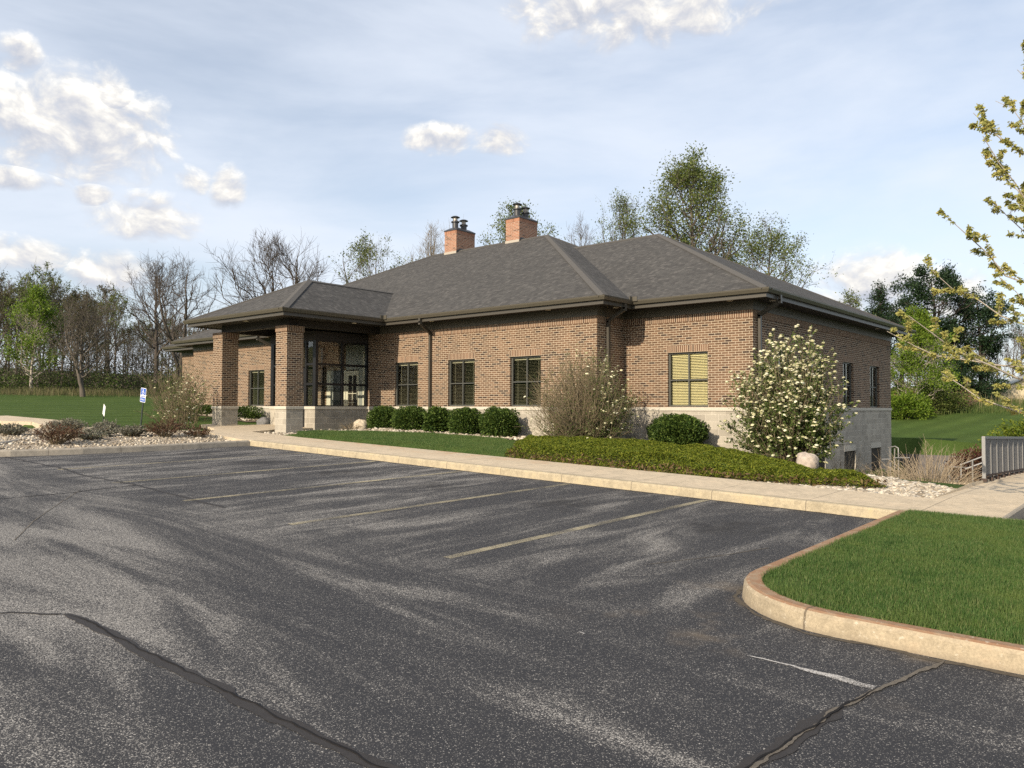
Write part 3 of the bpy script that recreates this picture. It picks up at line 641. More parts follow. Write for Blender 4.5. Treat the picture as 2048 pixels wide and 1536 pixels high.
def wall_sheet(mb, Mp, s0, s1, z0, z1, ops, depth=.11):
    xs = sorted({s0, s1, *[o[0] for o in ops], *[o[1] for o in ops]}); zs = sorted({z0, z1, *[max(z0, min(z1, o[2])) for o in ops], *[max(z0, min(z1, o[3])) for o in ops]})
    for i in range(len(xs)-1):
        for j in range(len(zs)-1):
            a, b, c, d_ = xs[i], xs[i+1], zs[j], zs[j+1]; m, n_ = (a+b)/2, (c+d_)/2
            if any(o[0] < m < o[1] and o[2] < n_ < o[3] for o in ops): continue
            q = [(a, c), (b, c), (b, d_), (a, d_)]; mb.quad([Mp(p[0], 0, p[1]) for p in q], q)
    for a, b, c, d_ in ops:
        c = max(c, z0); d_ = min(d_, z1)
        for q in ([(a, 0, c), (a, 0, d_), (a, -depth, d_), (a, -depth, c)], [(b, 0, c), (b, 0, d_), (b, -depth, d_), (b, -depth, c)], [(a, 0, d_), (b, 0, d_), (b, -depth, d_), (a, -depth, d_)], [(a, 0, c), (b, 0, c), (b, -depth, c), (a, -depth, c)]):
            mb.quad([Mp(*p) for p in q], [(p[0]+p[1], p[2]) for p in q])
WH = 1.60
main_w = [(-12.99, -11.745), (-10.24, -8.99), (-7.44, -6.19), (-22.80, -21.53), (-20.06, -18.82), (-25.6, -24.35)]
wing_w = [(-2.618, -1.337)]
side_w = [(1.40, 2.53), (4.48, 5.61), (7.553, 8.684), (10.659, 11.873)]
base_w = [(1.40, 2.6), (4.5, 5.72), (7.62, 8.86), (10.737, 11.999)]
ENT = (-17.30, -14.50, -2, 2.69)
ops = {0: [(a, b, .015, WH) for a, b in side_w], 7: [(-30.5, -29.3, .015, WH)], 9: [(a, b, .015, WH) for a, b in main_w]+[ENT], 11: [(a, b, .015, WH) for a, b in wing_w]}
wi = {0: 0, 9: 9, 11: 11}
mb = MB()
for i in range(12):
    Mp, s0, s1 = frame_of(i); wall_sheet(mb, Mp, s0, s1, 0, 2.49, ops.get(i, []))
part(mb, 'brick_wall', M['brick'])
mb = MB()
for i in range(12):
    Mp, s0, s1 = frame_of(i); o_ = [(a, b, -4.2, -1.52) for a, b in base_w] if i == 0 else ([(ENT[0], ENT[1], -4.3, -.0)] if i == 9 else [])
    wall_sheet(mb, Mp, s0, s1, -4.1, -.10, o_, .14)
part(mb, 'block_base', M['block'])
def ring(prof, outline=OUT, closed=True):
    # outline runs counter clockwise: outward is to the right
    return strip_mesh(outline, [(-o, z) for o, z in prof], closed, lambda x, y: 0.)
def ring_gap(prof, gap=True):
    if not gap: return ring(prof)
    o = [(-14.50, yM), (-4.0975, yM), (-4.0975, 0), (0, 0), (0, 13.444), (-4.0975, 13.444), (-4.0975, 14.95), (-27.71, 14.95), (-27.71, 13.444), (-31.8, 13.444), (-31.8, 0), (-27.71, 0), (-27.71, yM), (-17.30, yM)]
    return ring(prof, o, False)
part(ring_gap([(-.05, 0), (.0, .001), (.028, -.004), (.028, -.1), (-.02, -.1)]), 'belt_course', M['stone'])
part(ring_gap([(0, 2.49), (.010, 2.49), (.010, 2.69), (0, 2.69)]), 'soldier_course', M['soldier'])
part(ring([(.0, 2.69), (.028, 2.685), (.028, 2.80), (.040, 2.80), (.040, 2.94), (0, 2.94)]), 'frieze_board', M['frieze'])
mb = MB(); mb.box(-31.75, -.05, .03, 13.4, -4.0, -.62); mb.box(-27.6, -4.15, yM+.15, 14.9, -3.9, -.6); part(mb, 'floor_slab', M['interior'])
# eaves (main roof and canopy share one gutter line)
EO = [(0, 0), (0, 13.444), (-4.0975, 13.444), (-4.0975, 14.95), (-27.71, 14.95), (-27.71, 13.444), (-31.8, 13.444), (-31.8, 0), (-27.71, 0), (-27.71, yM), (-18.33, yM), (-18.33, -5.66), (-13.48, -5.66), (-13.48, yM), (-4.0975, yM), (-4.0975, 0)]
part(ring([(.60, 2.93), (.60, 2.905), (.655, 2.905), (.655, 3.12), (.60, 3.12)], EO), 'fascia', M['trim'])
part(ring([(.658, 3.135), (.658, 3.02), (.735, 3.02), (.752, 3.055), (.775, 3.10), (.782, 3.14), (.770, 3.14), (.765, 3.115), (.668, 3.115), (.668, 3.135)], EO), 'gutter', M['gutter'])
sof = ring([(.0, 2.936), (.62, 2.936)], EO); sof.quad([(-18.33, -5.66, 2.936), (-13.48, -5.66, 2.936), (-13.48, yM, 2.936), (-18.33, yM, 2.936)])
part(sof, 'soffit', M['trimdark'])
for x, y in ((-3.33, -.79), (-12.69, -2.29)):   # gutter mitre shields where two roofs meet
    P = [(x+.16, y-.02), (x+.16, y+.005), (x-.02, y+.005), (x-.02, y-.16), (x+.005, y-.16), (x+.005, y-.02)]; mb = MB(); mb.quad([(a, b, 3.24) for a, b in P])
    for i in range(6): mb.quad([(*P[i], 3.1), (*P[(i+1) % 6], 3.1), (*P[(i+1) % 6], 3.24), (*P[i], 3.24)])
    part(mb, 'gutter_shield', M['gutter'])
# roofs
ZE, EOFF, PITCHR = 3.13, .70, .5
def hip(x0, x1, y0, y1):
    h = (y1-y0)/2; w = (x1-x0)/2; m = min(h, w); z1 = ZE+PITCHR*m; k = math.hypot(1, PITCHR)
    if w >= h: A, Bq = ((x0+m, (y0+y1)/2, z1), (x1-m, (y0+y1)/2, z1))
    else: A, Bq = (((x0+x1)/2, y0+m, z1), ((x0+x1)/2, y1-m, z1))
    c = [(x0, y0, ZE), (x1, y0, ZE), (x1, y1, ZE), (x0, y1, ZE)]
    if w >= h: F = [[c[0], c[1], Bq, A], [c[1], c[2], Bq], [c[2], c[3], A, Bq], [c[3], c[0], A]]
    else: F = [[c[0], c[1], A], [c[1], c[2], Bq, A], [c[2], c[3], Bq], [c[3], c[0], A, Bq]]
    return c, A, Bq, F, k
roof = MB(); capr = MB()
def add_hip(x0, x1, y0, y1, back=True):
    c, A, Bq, F, k = hip(x0, x1, y0, y1)
    for fi, q in enumerate(F):
        if fi == 0: uv = [(p[0], (p[1]-y0)*k) for p in q]
        elif fi == 1: uv = [(p[1]+.07, (x1-p[0])*k) for p in q]
        elif fi == 2: uv = [(p[0]+.11, (y1-p[1])*k) for p in q]
        else: uv = [(p[1]+.03, (p[0]-x0)*k) for p in q]
        roof.quad(q, uv)
        # drip thickness
        a, b = q[0], q[1]; roof.quad([(a[0], a[1], a[2]-.03), (b[0], b[1], b[2]-.03), b, a])
    def cap(p, q, up1, up2):
        p = Vector(p); q = Vector(q); t = (q-p).normalized()
        for s1, nrm in ((1, Vector(up1)), (-1, Vector(up2))):
            nrm = nrm.normalized(); sd = t.cross(nrm).normalized()*.155
            if sd.z > 0: sd = -sd
            o = nrm*.022+Vector((0, 0, .012)); capr.quad([p+Vector((0, 0, .035)), q+Vector((0, 0, .035)), q+sd+o, p+sd+o]); capr.quad([p+sd+o, q+sd+o, q+sd, p+sd])
    nS, nE, nN, nW = (0, -.5, 1), (.5, 0, 1), (0, .5, 1), (-.5, 0, 1)
    wide = (x1-x0) >= (y1-y0)
    e = [A if True else 0]
    cap(c[0], A, nS, nW); cap(c[1], Bq if wide else A, nS, nE); cap(c[2], Bq, nE, nN); cap(c[3], A if wide else Bq, nN, nW)
    cap(A, Bq, *((nS, nN) if wide else (nE, nW)))
add_hip(-27.71-EOFF, -4.0975+EOFF, yM-EOFF, 14.95+EOFF)
add_hip(-31.8-EOFF, EOFF, -EOFF, 13.444+EOFF)
part(roof, 'roof', M['shingle'])
ro2 = MB(); roof_main = roof; roof = ro2; cp_main = capr
x0, x1, y0 = -18.33-EOFF, -13.48+EOFF, -5.66-EOFF; add_hip(x0, x1, y0, y0+12)   # its back runs under the main slope
ro2.f = ro2.f; part(ro2, 'canopy_roof', M['shingle'])
part(capr, 'ridge_cap', M['ridge'])

# windows
def window(i, a, b, z0, z1, blind, blindmat, set_=.085, lintel=True, muntin=True, slat_tilt=.5, drop=1.0):
    Mp, _, _ = frame_of(i)
    f = MB(); t = .048; d0, d1 = -set_-.06, -set_+.005
    f.box(a, a+t, d0, d1, z0, z1, Mp); f.box(b-t, b, d0, d1, z0, z1, Mp); f.box(a+t, b-t, d0, d1, z1-t, z1, Mp); f.box(a+t, b-t, d0, d1, z0, z0+t, Mp)
    c = (a+b)/2
    if muntin:
        f.box(c-.019, c+.019, d0, d1-.006, z0+t, z1-t, Mp); zm = z0+(z1-z0)*.49
        f.box(a+t, c-.019, d0, d1-.009, zm-.017, zm+.017, Mp); f.box(c+.019, b-t, d0, d1-.009, zm-.017, zm+.017, Mp)
    w_ = part(f, 'window', M['frame'])
    p = MB(); q = [(a+t, -set_-.035, z0+t), (b-t, -set_-.035, z0+t), (b-t, -set_-.035, z1-t), (a+t, -set_-.035, z1-t)]; p.quad([Mp(*v) for v in q])
    part(p, 'pane', M['glass'], w_)
    if blind:
        s = MB(); z = z1-t-.06; dp = -set_-.10; s.box(a+t+.01, b-t-.01, dp-.03, dp+.02, z, z1-t-.005, Mp); zz = z0+t+(1-drop)*(z1-z0)
        while z > zz:
            hh = .024*slat_tilt; ww = .024*math.sqrt(max(0, 1-slat_tilt**2))
            q = [(a+t+.012, dp+ww, z-hh), (b-t-.012, dp+ww, z-hh), (b-t-.012, dp-ww, z+hh), (a+t+.012, dp-ww, z+hh)]; s.quad([Mp(*v) for v in q])
            q2 = [(v[0], v[1]-.002, v[2]+.002) for v in reversed(q)]; s.quad([Mp(*v) for v in q2]); z -= .046
        for cx_ in (a+.2, b-.2): s.box(cx_-.002, cx_+.002, dp+.026, dp+.029, zz, z1-t-.06, Mp)
        part(s, 'blind', blindmat, w_)
    if lintel:
        l = MB(); l.box(a-.03, b+.03, -.02, .003, z1, z1+.2032, Mp); part(l, 'lintel', M['soldier'], w_)
    return w_
for k, (a, b) in enumerate(main_w): window(9, a, b, .015, WH, True, M['blind'], slat_tilt=.13)
for a, b in wing_w: window(11, a, b, .015, WH, True, M['blindwarm'], slat_tilt=.55)
for a, b in side_w: window(0, a, b, .015, WH, True, M['blind'], slat_tilt=.5)
for a, b in base_w:
    w_ = window(0, a, b, -2.95, -1.52, False, None, .13, False, True)
    Mp, _, _ = frame_of(0); l = MB(); l.box(a-.02, b+.02, -.03, .004, -1.52, -1.315, Mp); part(l, 'lintel', M['stone'], w_)
    l = MB(); l.box(a+.06, b-.06, -.42, -.40, -2.9, -1.55, Mp); part(l, 'curtain', M['greypanel'], w_)
window(7, -30.5, -29.3, .015, WH, True, M['blind'])
# interior walls seen dimly through the glass
mb = MB(); mb.box(-27.4, -18.2, 2.2, 2.3, -.6, 2.9); mb.box(-13.9, -4.3, 2.2, 2.3, -.6, 2.9); mb.box(-4.05, -.6, 2.4, 2.5, -.6, 2.9); mb.box(-2.2, -2.1, 2.6, 13.2, -4, 2.9); part(mb, 'inner_wall', M['interior'])

# chimneys
def chimney(x0, x1, y0, y1, zt, name='chimney'):
    mb = MB(); mb.box(x0, x1, y0, y1, 6.2, zt-.19); c = part(mb, name, M['redbrick'])
    s = MB(); s.box(x0-.006, x1+.006, y0-.006, y1+.006, zt-.19, zt); part(s, 'crown_course', M['redsold'], c)
    m = MB(); e = .03; a = [(x0-e, y0-e, zt+.02), (x1+e, y0-e, zt+.02), (x1+e, y1+e, zt+.02), (x0-e, y1+e, zt+.02)]; t = [(x0+.2, y0+.2, zt+.16), (x1-.2, y0+.2, zt+.16), (x1-.2, y1-.2, zt+.16), (x0+.2, y1-.2, zt+.16)]
    m.quad(t); dn = [(p[0], p[1], zt-.03) for p in a]
    for i in range(4):
        j = (i+1) % 4; m.quad([a[i], a[j], t[j], t[i]]); m.quad([dn[i], dn[j], a[j], a[i]])
    part(m, 'chase_cover', M['flue'], c)
    f = MB(); f.box(x0-.012, x1+.012, y0-.03, y0-.002, ZE+PITCHR*(y0-yM+EOFF)-.05, ZE+PITCHR*(y0-yM+EOFF)+.10); part(f, 'flashing', M['flash'], c)
    st = MB(); n = 4
    for i in range(n):
        ya = y0+(6.72-y0)*i/n; zz = ZE+PITCHR*(ya-yM+EOFF); st.box(x1+.002, x1+.018, ya, ya+(6.72-y0)/n, zz-.1, zz+.14)
    for i in range(5):
        ya = 6.73+(y1-6.73)*i/5; zz = ZE+PITCHR*(14.95+EOFF-ya); st.box(x1+.002, x1+.018, ya, ya+(y1-6.73)/5, zz-.2, zz+.1)
    part(st, 'step_flashing', M['flue'], c)
    xc = (x0+x1)/2
    for yc, hgt in ((y0+.33, .33), (y1-.38, .26)):
        def cyl(r0, r1, z0, z1, k=20):
            a = np.arange(k)*2*np.pi/k
            for i in range(k):
                j = (i+1) % k
                p = lambda r, z, n_: (xc+r*math.cos(a[n_]), yc+r*math.sin(a[n_]), z)
                fm.quad([p(r0, z0, i), p(r0, z0, j), p(r1, z1, j), p(r1, z1, i)])
        zb = zt+.10; fm = MB(); cyl(.15, .15, zb, zb+hgt); cyl(.15, .205, zb+hgt-.01, zb+hgt); cyl(.205, .205, zb+hgt, zb+hgt+.05); cyl(.205, .14, zb+hgt+.05, zb+hgt+.08)
        fo = part(fm, 'flue_collar', M['flue'], c); fm = MB()
        cyl(.215, .225, zb+hgt+.24, zb+hgt+.26); cyl(.225, .13, zb+hgt+.26, zb+hgt+.31); cyl(.13, .0, zb+hgt+.31, zb+hgt+.33); cyl(.0, .215, zb+hgt+.238, zb+hgt+.24)
        fo = part(fm, 'rain_cap', M['flue'], c)
        fm = MB(); cyl(.11, .11, zb+hgt, zb+hgt+.24)
        part(fm, 'flue_pipe', M['steel'], c)
M['redsold'] = brick_mat('orange_soldier', .0677, .4, 0, (.21, .10, .06), (.28, .13, .078), (.35, .165, .10), (.38, .30, .22), .1, .004)
chimney(-14.57, -13.763, 6.52, 7.82, 8.61); chimney(-18.43, -17.63, 6.41, 7.71, 8.59)

# downspouts
def spout(pts, w_=.075, h_=.10):
    mb = MB()
    for p, q in zip(pts[:-1], pts[1:]): mb.bar(p, q, w_, h_)
    for p in pts[1:-1]: mb.box(p[0]-w_*.55, p[0]+w_*.55, p[1]-h_*.5, p[1]+h_*.5, p[2]-.055, p[2]+.055)
    o = part(mb, 'downspout', M['trim'])
spout([(-10.88, -2.22, 3.03), (-10.88, -2.22, 2.86), (-11.06, -1.565, 2.56), (-11.06, -1.565, -.98)])
spout([(-20.92, -2.22, 3.03), (-20.92, -2.22, 2.86), (-20.75, -1.565, 2.56), (-20.75, -1.565, -.9)])
spout([(.72, .12, 3.03), (.72, .12, 2.86), (.065, .33, 2.56), (.065, .33, -1.6)])
spout([(-3.42, -1.07, 3.03), (-3.42, -1.07, 2.86), (-4.03, -1.0, 2.56), (-4.03, -1.0, -1.2)])
for x, y in ((-15.6, -5.97), (-13.2, -3.2), (-10.655, -1.9), (-5.6, -1.9), (-3.74, -1.05), (-.5, -.36), (.40, .40), (.4, 10.2), (-20.7, -1.9), (-24.5, -1.9)):
    mb = MB(); k = 14
    for r0, r1, z0, z1 in ((.085, .085, 2.936, 2.918), (.085, .0, 2.918, 2.916)):
        for i in range(k):
            a, b = 2*math.pi*i/k, 2*math.pi*(i+1)/k
            mb.quad([(x+r0*math.cos(a), y+r0*math.sin(a), z0), (x+r0*math.cos(b), y+r0*math.sin(b), z0), (x+r1*math.cos(b), y+r1*math.sin(b), z1), (x+r1*math.cos(a), y+r1*math.sin(a), z1)])
    part(mb, 'soffit_light', M['lamp'])

# canopy pillars and beams
for x0 in (-14.24, -18.32):
    x1 = x0+.64; y0, y1 = -5.657, -5.017
    mb = MB(); mb.box(x0, x1, y0, y1, 0, 2.49); p = part(mb, 'canopy_pillar', M['brick'])
    s = MB(); s.box(x0-.02, x1+.02, y0-.02, y1+.02, 2.49, 2.69); part(s, 'soldier_course', M['soldier'], p)
    s = MB(); s.box(x0-.035, x1+.035, y0-.035, y1+.035, -.10, -.002); part(s, 'pillar_cap', M['stone'], p, .008)
    s = MB(); s.box(x0-.005, x1+.005, y0-.005, y1+.005, -1.25, -.1); part(s, 'pillar_base', M['block'], p)
mb = MB(); mb.box(-18.10, -13.80, -5.46, -5.22, 2.692, 2.93); mb.box(-14.04, -13.802, -5.22, yM-.04, 2.694, 2.93); mb.box(-18.098, -17.86, -5.22, yM-.04, 2.694, 2.93)
part(mb, 'canopy_beam', M['trimdark'])
# glazed vestibule
V0, V1, VY = -17.30, -14.50, -3.88
mb = MB(); mb.box(V0-.01, V1+.01, VY-.01, yM, 2.36, 2.69); ves = part(mb, 'vestibule', M['trimdark'])
def lshape(xa, xb, sg, z0, z1, e, name, mat):
    # wall returning round the door corner, one L-shaped piece
    P = [(xa, VY-e), (xb, VY-e), (xb, VY+.15), (xa+sg*.15, VY+.15), (xa+sg*.15, yM), (xa, yM)]
    if e: P = [(xa-sg*e, VY-e), (xb, VY-e), (xb, VY+.16), (xa+sg*.16, VY+.16), (xa+sg*.16, yM), (xa-sg*e, yM)]
    mb = MB(); mb.quad([(x, y, z1) for x, y in P]); mb.quad([(x, y, z0) for x, y in P])
    for i in range(6):
        a, b = P[i], P[(i+1) % 6]; mb.quad([(*a, z0), (*b, z0), (*b, z1), (*a, z1)])
    part(mb, name, mat, ves)
lshape(V1, V1-.62, -1, -1.2, -.1, 0, 'base_wall', M['block']); lshape(V0, V0+.62, 1, -1.2, -.1, 0, 'base_wall', M['block'])
lshape(V1, V1-.64, -1, -.1, -.002, .03, 'belt_course', M['stone']); lshape(V0, V0+.64, 1, -.1, -.002, .03, 'belt_course', M['stone'])
mb = MB(); T_ = .07
zr = (.0, .80, 1.51, 2.36)
for x0 in (V1-.09, V0-.02):
    x1 = x0+.10; ymid = -2.68
    for y0_, y1_ in ((VY, VY+.11), (ymid-.04, ymid+.04), (yM-.09, yM-.005)): mb.box(x0, x1, y0_, y1_, 0, 2.36)
    for z in zr: mb.box(x0+.012, x1-.012, VY+.11, yM-.09, max(0, z-.04), min(2.36, z+.04))
for x0_, x1_ in ((V0+.08, V0+.16), (V0+.56, V0+.64), (V1-.64, V1-.56), (V1-.17, V1-.09)): mb.box(x0_, x1_, VY+.005, VY+.10, 0 if x0_ not in (V0+.56, V1-.64) else -.82, 2.36)
for z in zr:
    mb.box(V0+.16, V0+.56, VY+.012, VY+.09, max(0, z-.04), min(2.36, z+.04)); mb.box(V1-.56, V1-.17, VY+.012, VY+.09, max(0, z-.04), min(2.36, z+.04))
mb.box(V0+.64, V1-.64, VY+.012, VY+.09, 1.30, 1.38); mb.box(V0+.64, V1-.64, VY+.012, VY+.09, 2.28, 2.36)
part(mb, 'glazing_frame', M['black'], ves)
mb = MB(); mb.box(-15.95, -15.88, VY+.02, VY+.08, -.80, 1.30); mb.box(V0+.66, V0+.74, VY+.02, VY+.08, -.80, 1.30); mb.box(V1-.74, V1-.66, VY+.02, VY+.08, -.80, 1.30); mb.box(V0+.74, V1-.74, VY+.02, VY+.08, -.80, -.62); mb.box(V0+.74, V1-.74, VY+.02, VY+.08, 1.2, 1.30)
dd = part(mb, 'entrance_door', M['black'], ves)
mb = MB()
for x in (V1-.045, V0+.03): mb.quad([(x, VY+.1, .04), (x, yM-.09, .04), (x, yM-.09, 2.32), (x, VY+.1, 2.32)])
mb.quad([(V0+.1, VY+.05, .04), (V0+.6, VY+.05, .04), (V0+.6, VY+.05, 2.32), (V0+.1, VY+.05, 2.32)]); mb.quad([(V1-.6, VY+.05, .04), (V1-.1, VY+.05, .04), (V1-.1, VY+.05, 2.32), (V1-.6, VY+.05, 2.32)])
mb.quad([(V0+.64, VY+.05, -.8), (V1-.64, VY+.05, -.8), (V1-.64, VY+.05, 2.3), (V0+.64, VY+.05, 2.3)])
part(mb, 'pane', M['glass'], ves)
mb = MB(); mb.box(V0, V1, VY, yM+.1, -.9, -.832); part(mb, 'vestibule_floor', M['greypanel'], ves)
yb = -1.46
mb = MB(); mb.box(V0, -17.10, yb, yb+.1, -.83, 2.4); mb.box(-17.10, -15.9, yb, yb+.1, 1.42, 2.4); part(mb, 'inner_brick', M['brick'], ves)
mb = MB(); mb.box(-15.9, V1, yb, yb+.1, 1.42, 2.4); mb.box(-16.85, -16.70, yb, yb+.1, -.83, 1.42); mb.box(-15.1, -14.85, yb, yb+.1, -.83, 1.42); part(mb, 'inner_panel', M['greypanel'], ves)
mb = MB(); mb.box(-17.10, -16.85, yb-.02, yb+.1, -.83, 1.42); mb.box(-16.02, -15.9, yb-.01, yb+.1, -.83, 1.42); mb.box(-14.85, -14.64, yb-.02, yb+.1, -.83, 2.1); part(mb, 'door_jamb', M['cream'], ves)
mb = MB(); mb.box(-16.68, -16.03, yb+.01, yb+.06, -.83, 1.40); part(mb, 'inner_door', M['black'], ves)
mb = MB(); dx0, dx1 = -15.89, -15.11
mb.box(dx0, dx0+.13, yb, yb+.05, -.83, 1.38); mb.box(dx1-.13, dx1, yb, yb+.05, -.83, 1.38); mb.box(dx0+.13, dx1-.13, yb, yb+.05, 1.2, 1.38); mb.box(dx0+.13, dx1-.13, yb, yb+.05, -.83, -.55)
xm = (dx0+dx1)/2; mb.box(xm-.012, xm+.012, yb+.005, yb+.04, -.55, 1.2)
for z in (-.2, .15, .5, .85): mb.box(dx0+.13, dx1-.13, yb+.008, yb+.035, z-.012, z+.012)
ld = part(mb, 'inner_door', M['cream'], ves); ld['label'] = 'cream glazed inner door with dividing bars'
mb = MB(); mb.box(dx0+.12, dx1-.12, yb+.05, yb+.06, -.56, 1.21); part(mb, 'door_glass', M['glassdark'], ves)
mb = MB(); mb.box(dx1-.10, dx1-.06, yb-.05, yb, .0, .26); part(mb, 'handle', M['black'], ves)

# ------------------------------------------------------------------ vegetation generators
def bez(p0, p1, p2, n):
    t = np.linspace(0, 1, n)[None, :, None]
    return p0[:, None]*(1-t)**2+2*p1[:, None]*t*(1-t)+p2[:, None]*t*t
def at_t(pts, i, t):
    n = pts.shape[1]-1; x = t*n; k = np.minimum(x.astype(int), n-1); f = (x-k)[:, None]
    return pts[i, k]*(1-f)+pts[i, k+1]*f, unit(pts[i, k+1]-pts[i, k])
def tree_skel(seed, H, prof, r0, base=.25, n_limb=12, n_sub=7, n_twig=6, up=.55, tw=.5, multi=1, lean=(0, 0), spread=.16, twl=1.):
    rng = np.random.RandomState(seed); hs = np.array([p[0] for p in prof]); wr = np.array([p[1] for p in prof])
    tr = []; trr = []
    for m in range(multi):
        n = 12; z = np.linspace(0, H*(.97 if m == 0 else .85+.1*rng.rand()), n); a = rng.rand()*6.28
        off = 0 if multi == 1 else np.interp(.6, hs, wr)*.55
        k = ss(np.linspace(-.1, 1.1, n)); wob = np.cumsum(rng.randn(n, 2)*H*.0065, axis=0); wob -= wob[0]
        x = lean[0]*k+np.cos(a+m*2.4)*off*k+wob[:, 0]; y = lean[1]*k+np.sin(a+m*2.4)*off*k+wob[:, 1]
        tr.append(np.stack([x, y, z-.25*(z == 0)], 1)); q = np.linspace(0, 1, n); trr.append((r0 if multi == 1 else r0*.72)*((1-q)**.8*.94+.03)*(1+.35*np.exp(-q*18)))
    tr = np.array(tr); trr = np.array(trr)
    i = rng.randint(0, multi, n_limb) if multi > 1 else np.zeros(n_limb, int)
    f = (np.arange(n_limb)+rng.rand(n_limb)*.7)/n_limb; h0 = base+(.90-base)*f**.92
    p0, _ = at_t(tr, i, h0); az = np.arange(n_limb)*2.39996+rng.rand(n_limb)*.9
    rise = (.10+.22*rng.rand(n_limb))*up/.5*(1-.45*f); ht = np.minimum(h0+rise, .995)
    rt = np.interp(ht, hs, wr)*(.55+.52*rng.rand(n_limb)**.8); ax0 = np.interp(ht, np.linspace(0, .97, 12), tr[0, :, 0]) if multi == 1 else lean[0]*ht; ay0 = np.interp(ht, np.linspace(0, .97, 12), tr[0, :, 1]) if multi == 1 else lean[1]*ht
    p2 = np.stack([ax0+np.cos(az)*rt, ay0+np.sin(az)*rt, ht*H], 1); d = p2-p0; ln = np.linalg.norm(d, axis=1, keepdims=True)
    p1 = p0+d*.5+np.stack([np.cos(az), np.sin(az), 0*az], 1)*ln*.10-np.array([0, 0, 1])*ln*.08*up/.5
    limb = bez(p0, p1, p2, 8); limb[:, 1:-1] += rng.randn(n_limb, 6, 3)*ln[:, None]*.022
    rl0 = np.interp(h0, np.linspace(0, 1, 12), trr[0])*.50; rl0 = np.minimum(rl0, ln[:, 0]*.024+.010); rl = rl0[:, None]*np.linspace(1, .22, 8)[None]
    # sub branches (also from the upper trunks)
    ns = n_limb*n_sub; i2 = np.repeat(np.arange(n_limb), n_sub); t2 = np.clip(.18+.80*rng.rand(ns), 0, .99); q0, tg = at_t(limb, i2, t2)
    l2 = ln[i2, 0]*(.52-.28*t2)*(.6+.6*rng.rand(ns))+spread*.4
    dr = unit(tg*.75+unit(rng.randn(ns, 3))*.85+np.array([0, 0, .30*up/.5])); q2 = q0+dr*l2[:, None]; qm = (q0+q2)/2+rng.randn(ns, 3)*l2[:, None]*.07
    sub = bez(q0, qm, q2, 5); r2 = np.minimum(np.take_along_axis(rl[i2], np.minimum((t2*7).astype(int), 7)[:, None], 1)[:, 0]*.6, l2*.022+.006); rs_ = r2[:, None]*np.linspace(1, .3, 5)[None]
    nt_ = ns*n_twig; i3 = np.repeat(np.arange(ns), n_twig); t3 = np.clip(.15+.85*rng.rand(nt_), 0, .99); w0, tg3 = at_t(sub, i3, t3)
    l3 = l2[i3]*(.30+.35*rng.rand(nt_))*twl+.06; d3 = unit(tg3*.8+unit(rng.randn(nt_, 3))*.8+np.array([0, 0, tw*.5])); w2 = w0+d3*l3[:, None]
    tws = bez(w0, (w0+w2)/2+rng.randn(nt_, 3)*l3[:, None]*.08, w2, 3)
    return dict(trunk=(tr, trr), limb=(limb, rl), sub=(sub, rs_), twig=(tws, None), rng=rng, l3=l3)
def make_tree(name, seed, loc, label, H, prof, r0, bark, leafm=None, n_leaf=0, leaf=.12, twr=.006, leaf_lo=0., group=None, cat='tree', aspect=.6, leaf_keep=None, spreadl=.06, rz=0, **kw):
    sk = tree_skel(seed, H, prof, r0, **kw); rng = sk['rng']
    e = empty(name, loc, label, cat, group, rz)
    v, f = tubes(*sk['trunk'], 9); link('trunk', mesh_np('trunk', v, f, True), bark, e)
    tws = sk['twig'][0]; n = len(tws)
    br = [tubes(*sk['limb'], 6), tubes(*sk['sub'], 4), tubes(tws, np.broadcast_to(np.array([1., .75, .4])*twr, (n, 3)), 3)]
    v, F = merge(br); c = link('branches' if n_leaf else 'crown', mesh_np('branches', v, F, False), bark, e)
    if n_leaf:
        i = rng.randint(0, n, n_leaf); t = rng.rand(n_leaf)**.6; p, tg = at_t(tws, i, np.clip(t, 0, .99)); p = p+rng.randn(n_leaf, 3)*spreadl
        if H > 4.5 and cat == 'tree':
            u_ = H*.11; nz = (vnoise(p[:, 0]/u_+7, p[:, 2]/u_, seed)+vnoise(p[:, 1]/u_+3, p[:, 2]/u_+5, seed+9))*.5; p = p[rng.rand(len(p)) < np.clip((nz-.30)*3.2, .12, 1)]
        v, f = leaves(rng, p, leaf, aspect); link('crown', mesh_np('crown', v, f), leafm, e)
    return e
def place(o, x, y, z=None, rz=0, s=1.):
    o.location = (x, y, float(T(x, y))-.05 if z is None else z); o.rotation_euler = (0, 0, rz); o.scale = (s, s, s); return o
def gz(x, y): return float(T(x, y))-.08

# --- trees behind the building and in the woods
OV = [(0, .3), (.25, 1.2), (.45, 2.6), (.7, 2.5), (.9, 1.5), (1, .3)]
def pf(w, pts=((.0, .1), (.2, .45), (.4, .9), (.62, 1.0), (.82, .72), (.95, .35), (1, .08))): return [(a, b*w) for a, b in pts]
col_pts = ((0, .2), (.15, .7), (.4, 1.), (.7, .85), (.9, .45), (1, .08)); vase = ((0, .05), (.25, .25), (.5, .75), (.75, 1.), (.92, .75), (1, .15)); conic = ((0, .6), (.15, 1.), (.4, .85), (.7, .5), (.9, .22), (1, .03))
def tree_at(name, seed, x, y, top, w, label, **kw):
    z = gz(x, y); pts = kw.pop('pts', None); return make_tree(name, seed, (x, y, z), label, (top-z)*.93, pf(w, pts) if pts else pf(w), kw.pop('r0', .16), **kw)
tree_at('poplar_tree', 1, -50.0, -1.2, 8.0, 1.9, 'bright green narrow tree just in leaf at the far edge of left lawn', bark=M['palebark'], leafm=M['brighttree'], n_leaf=17000, leaf=.13, base=.12, n_limb=38, n_sub=6, n_twig=5, up=.95, pts=col_pts, r0=.10, spreadl=.16)
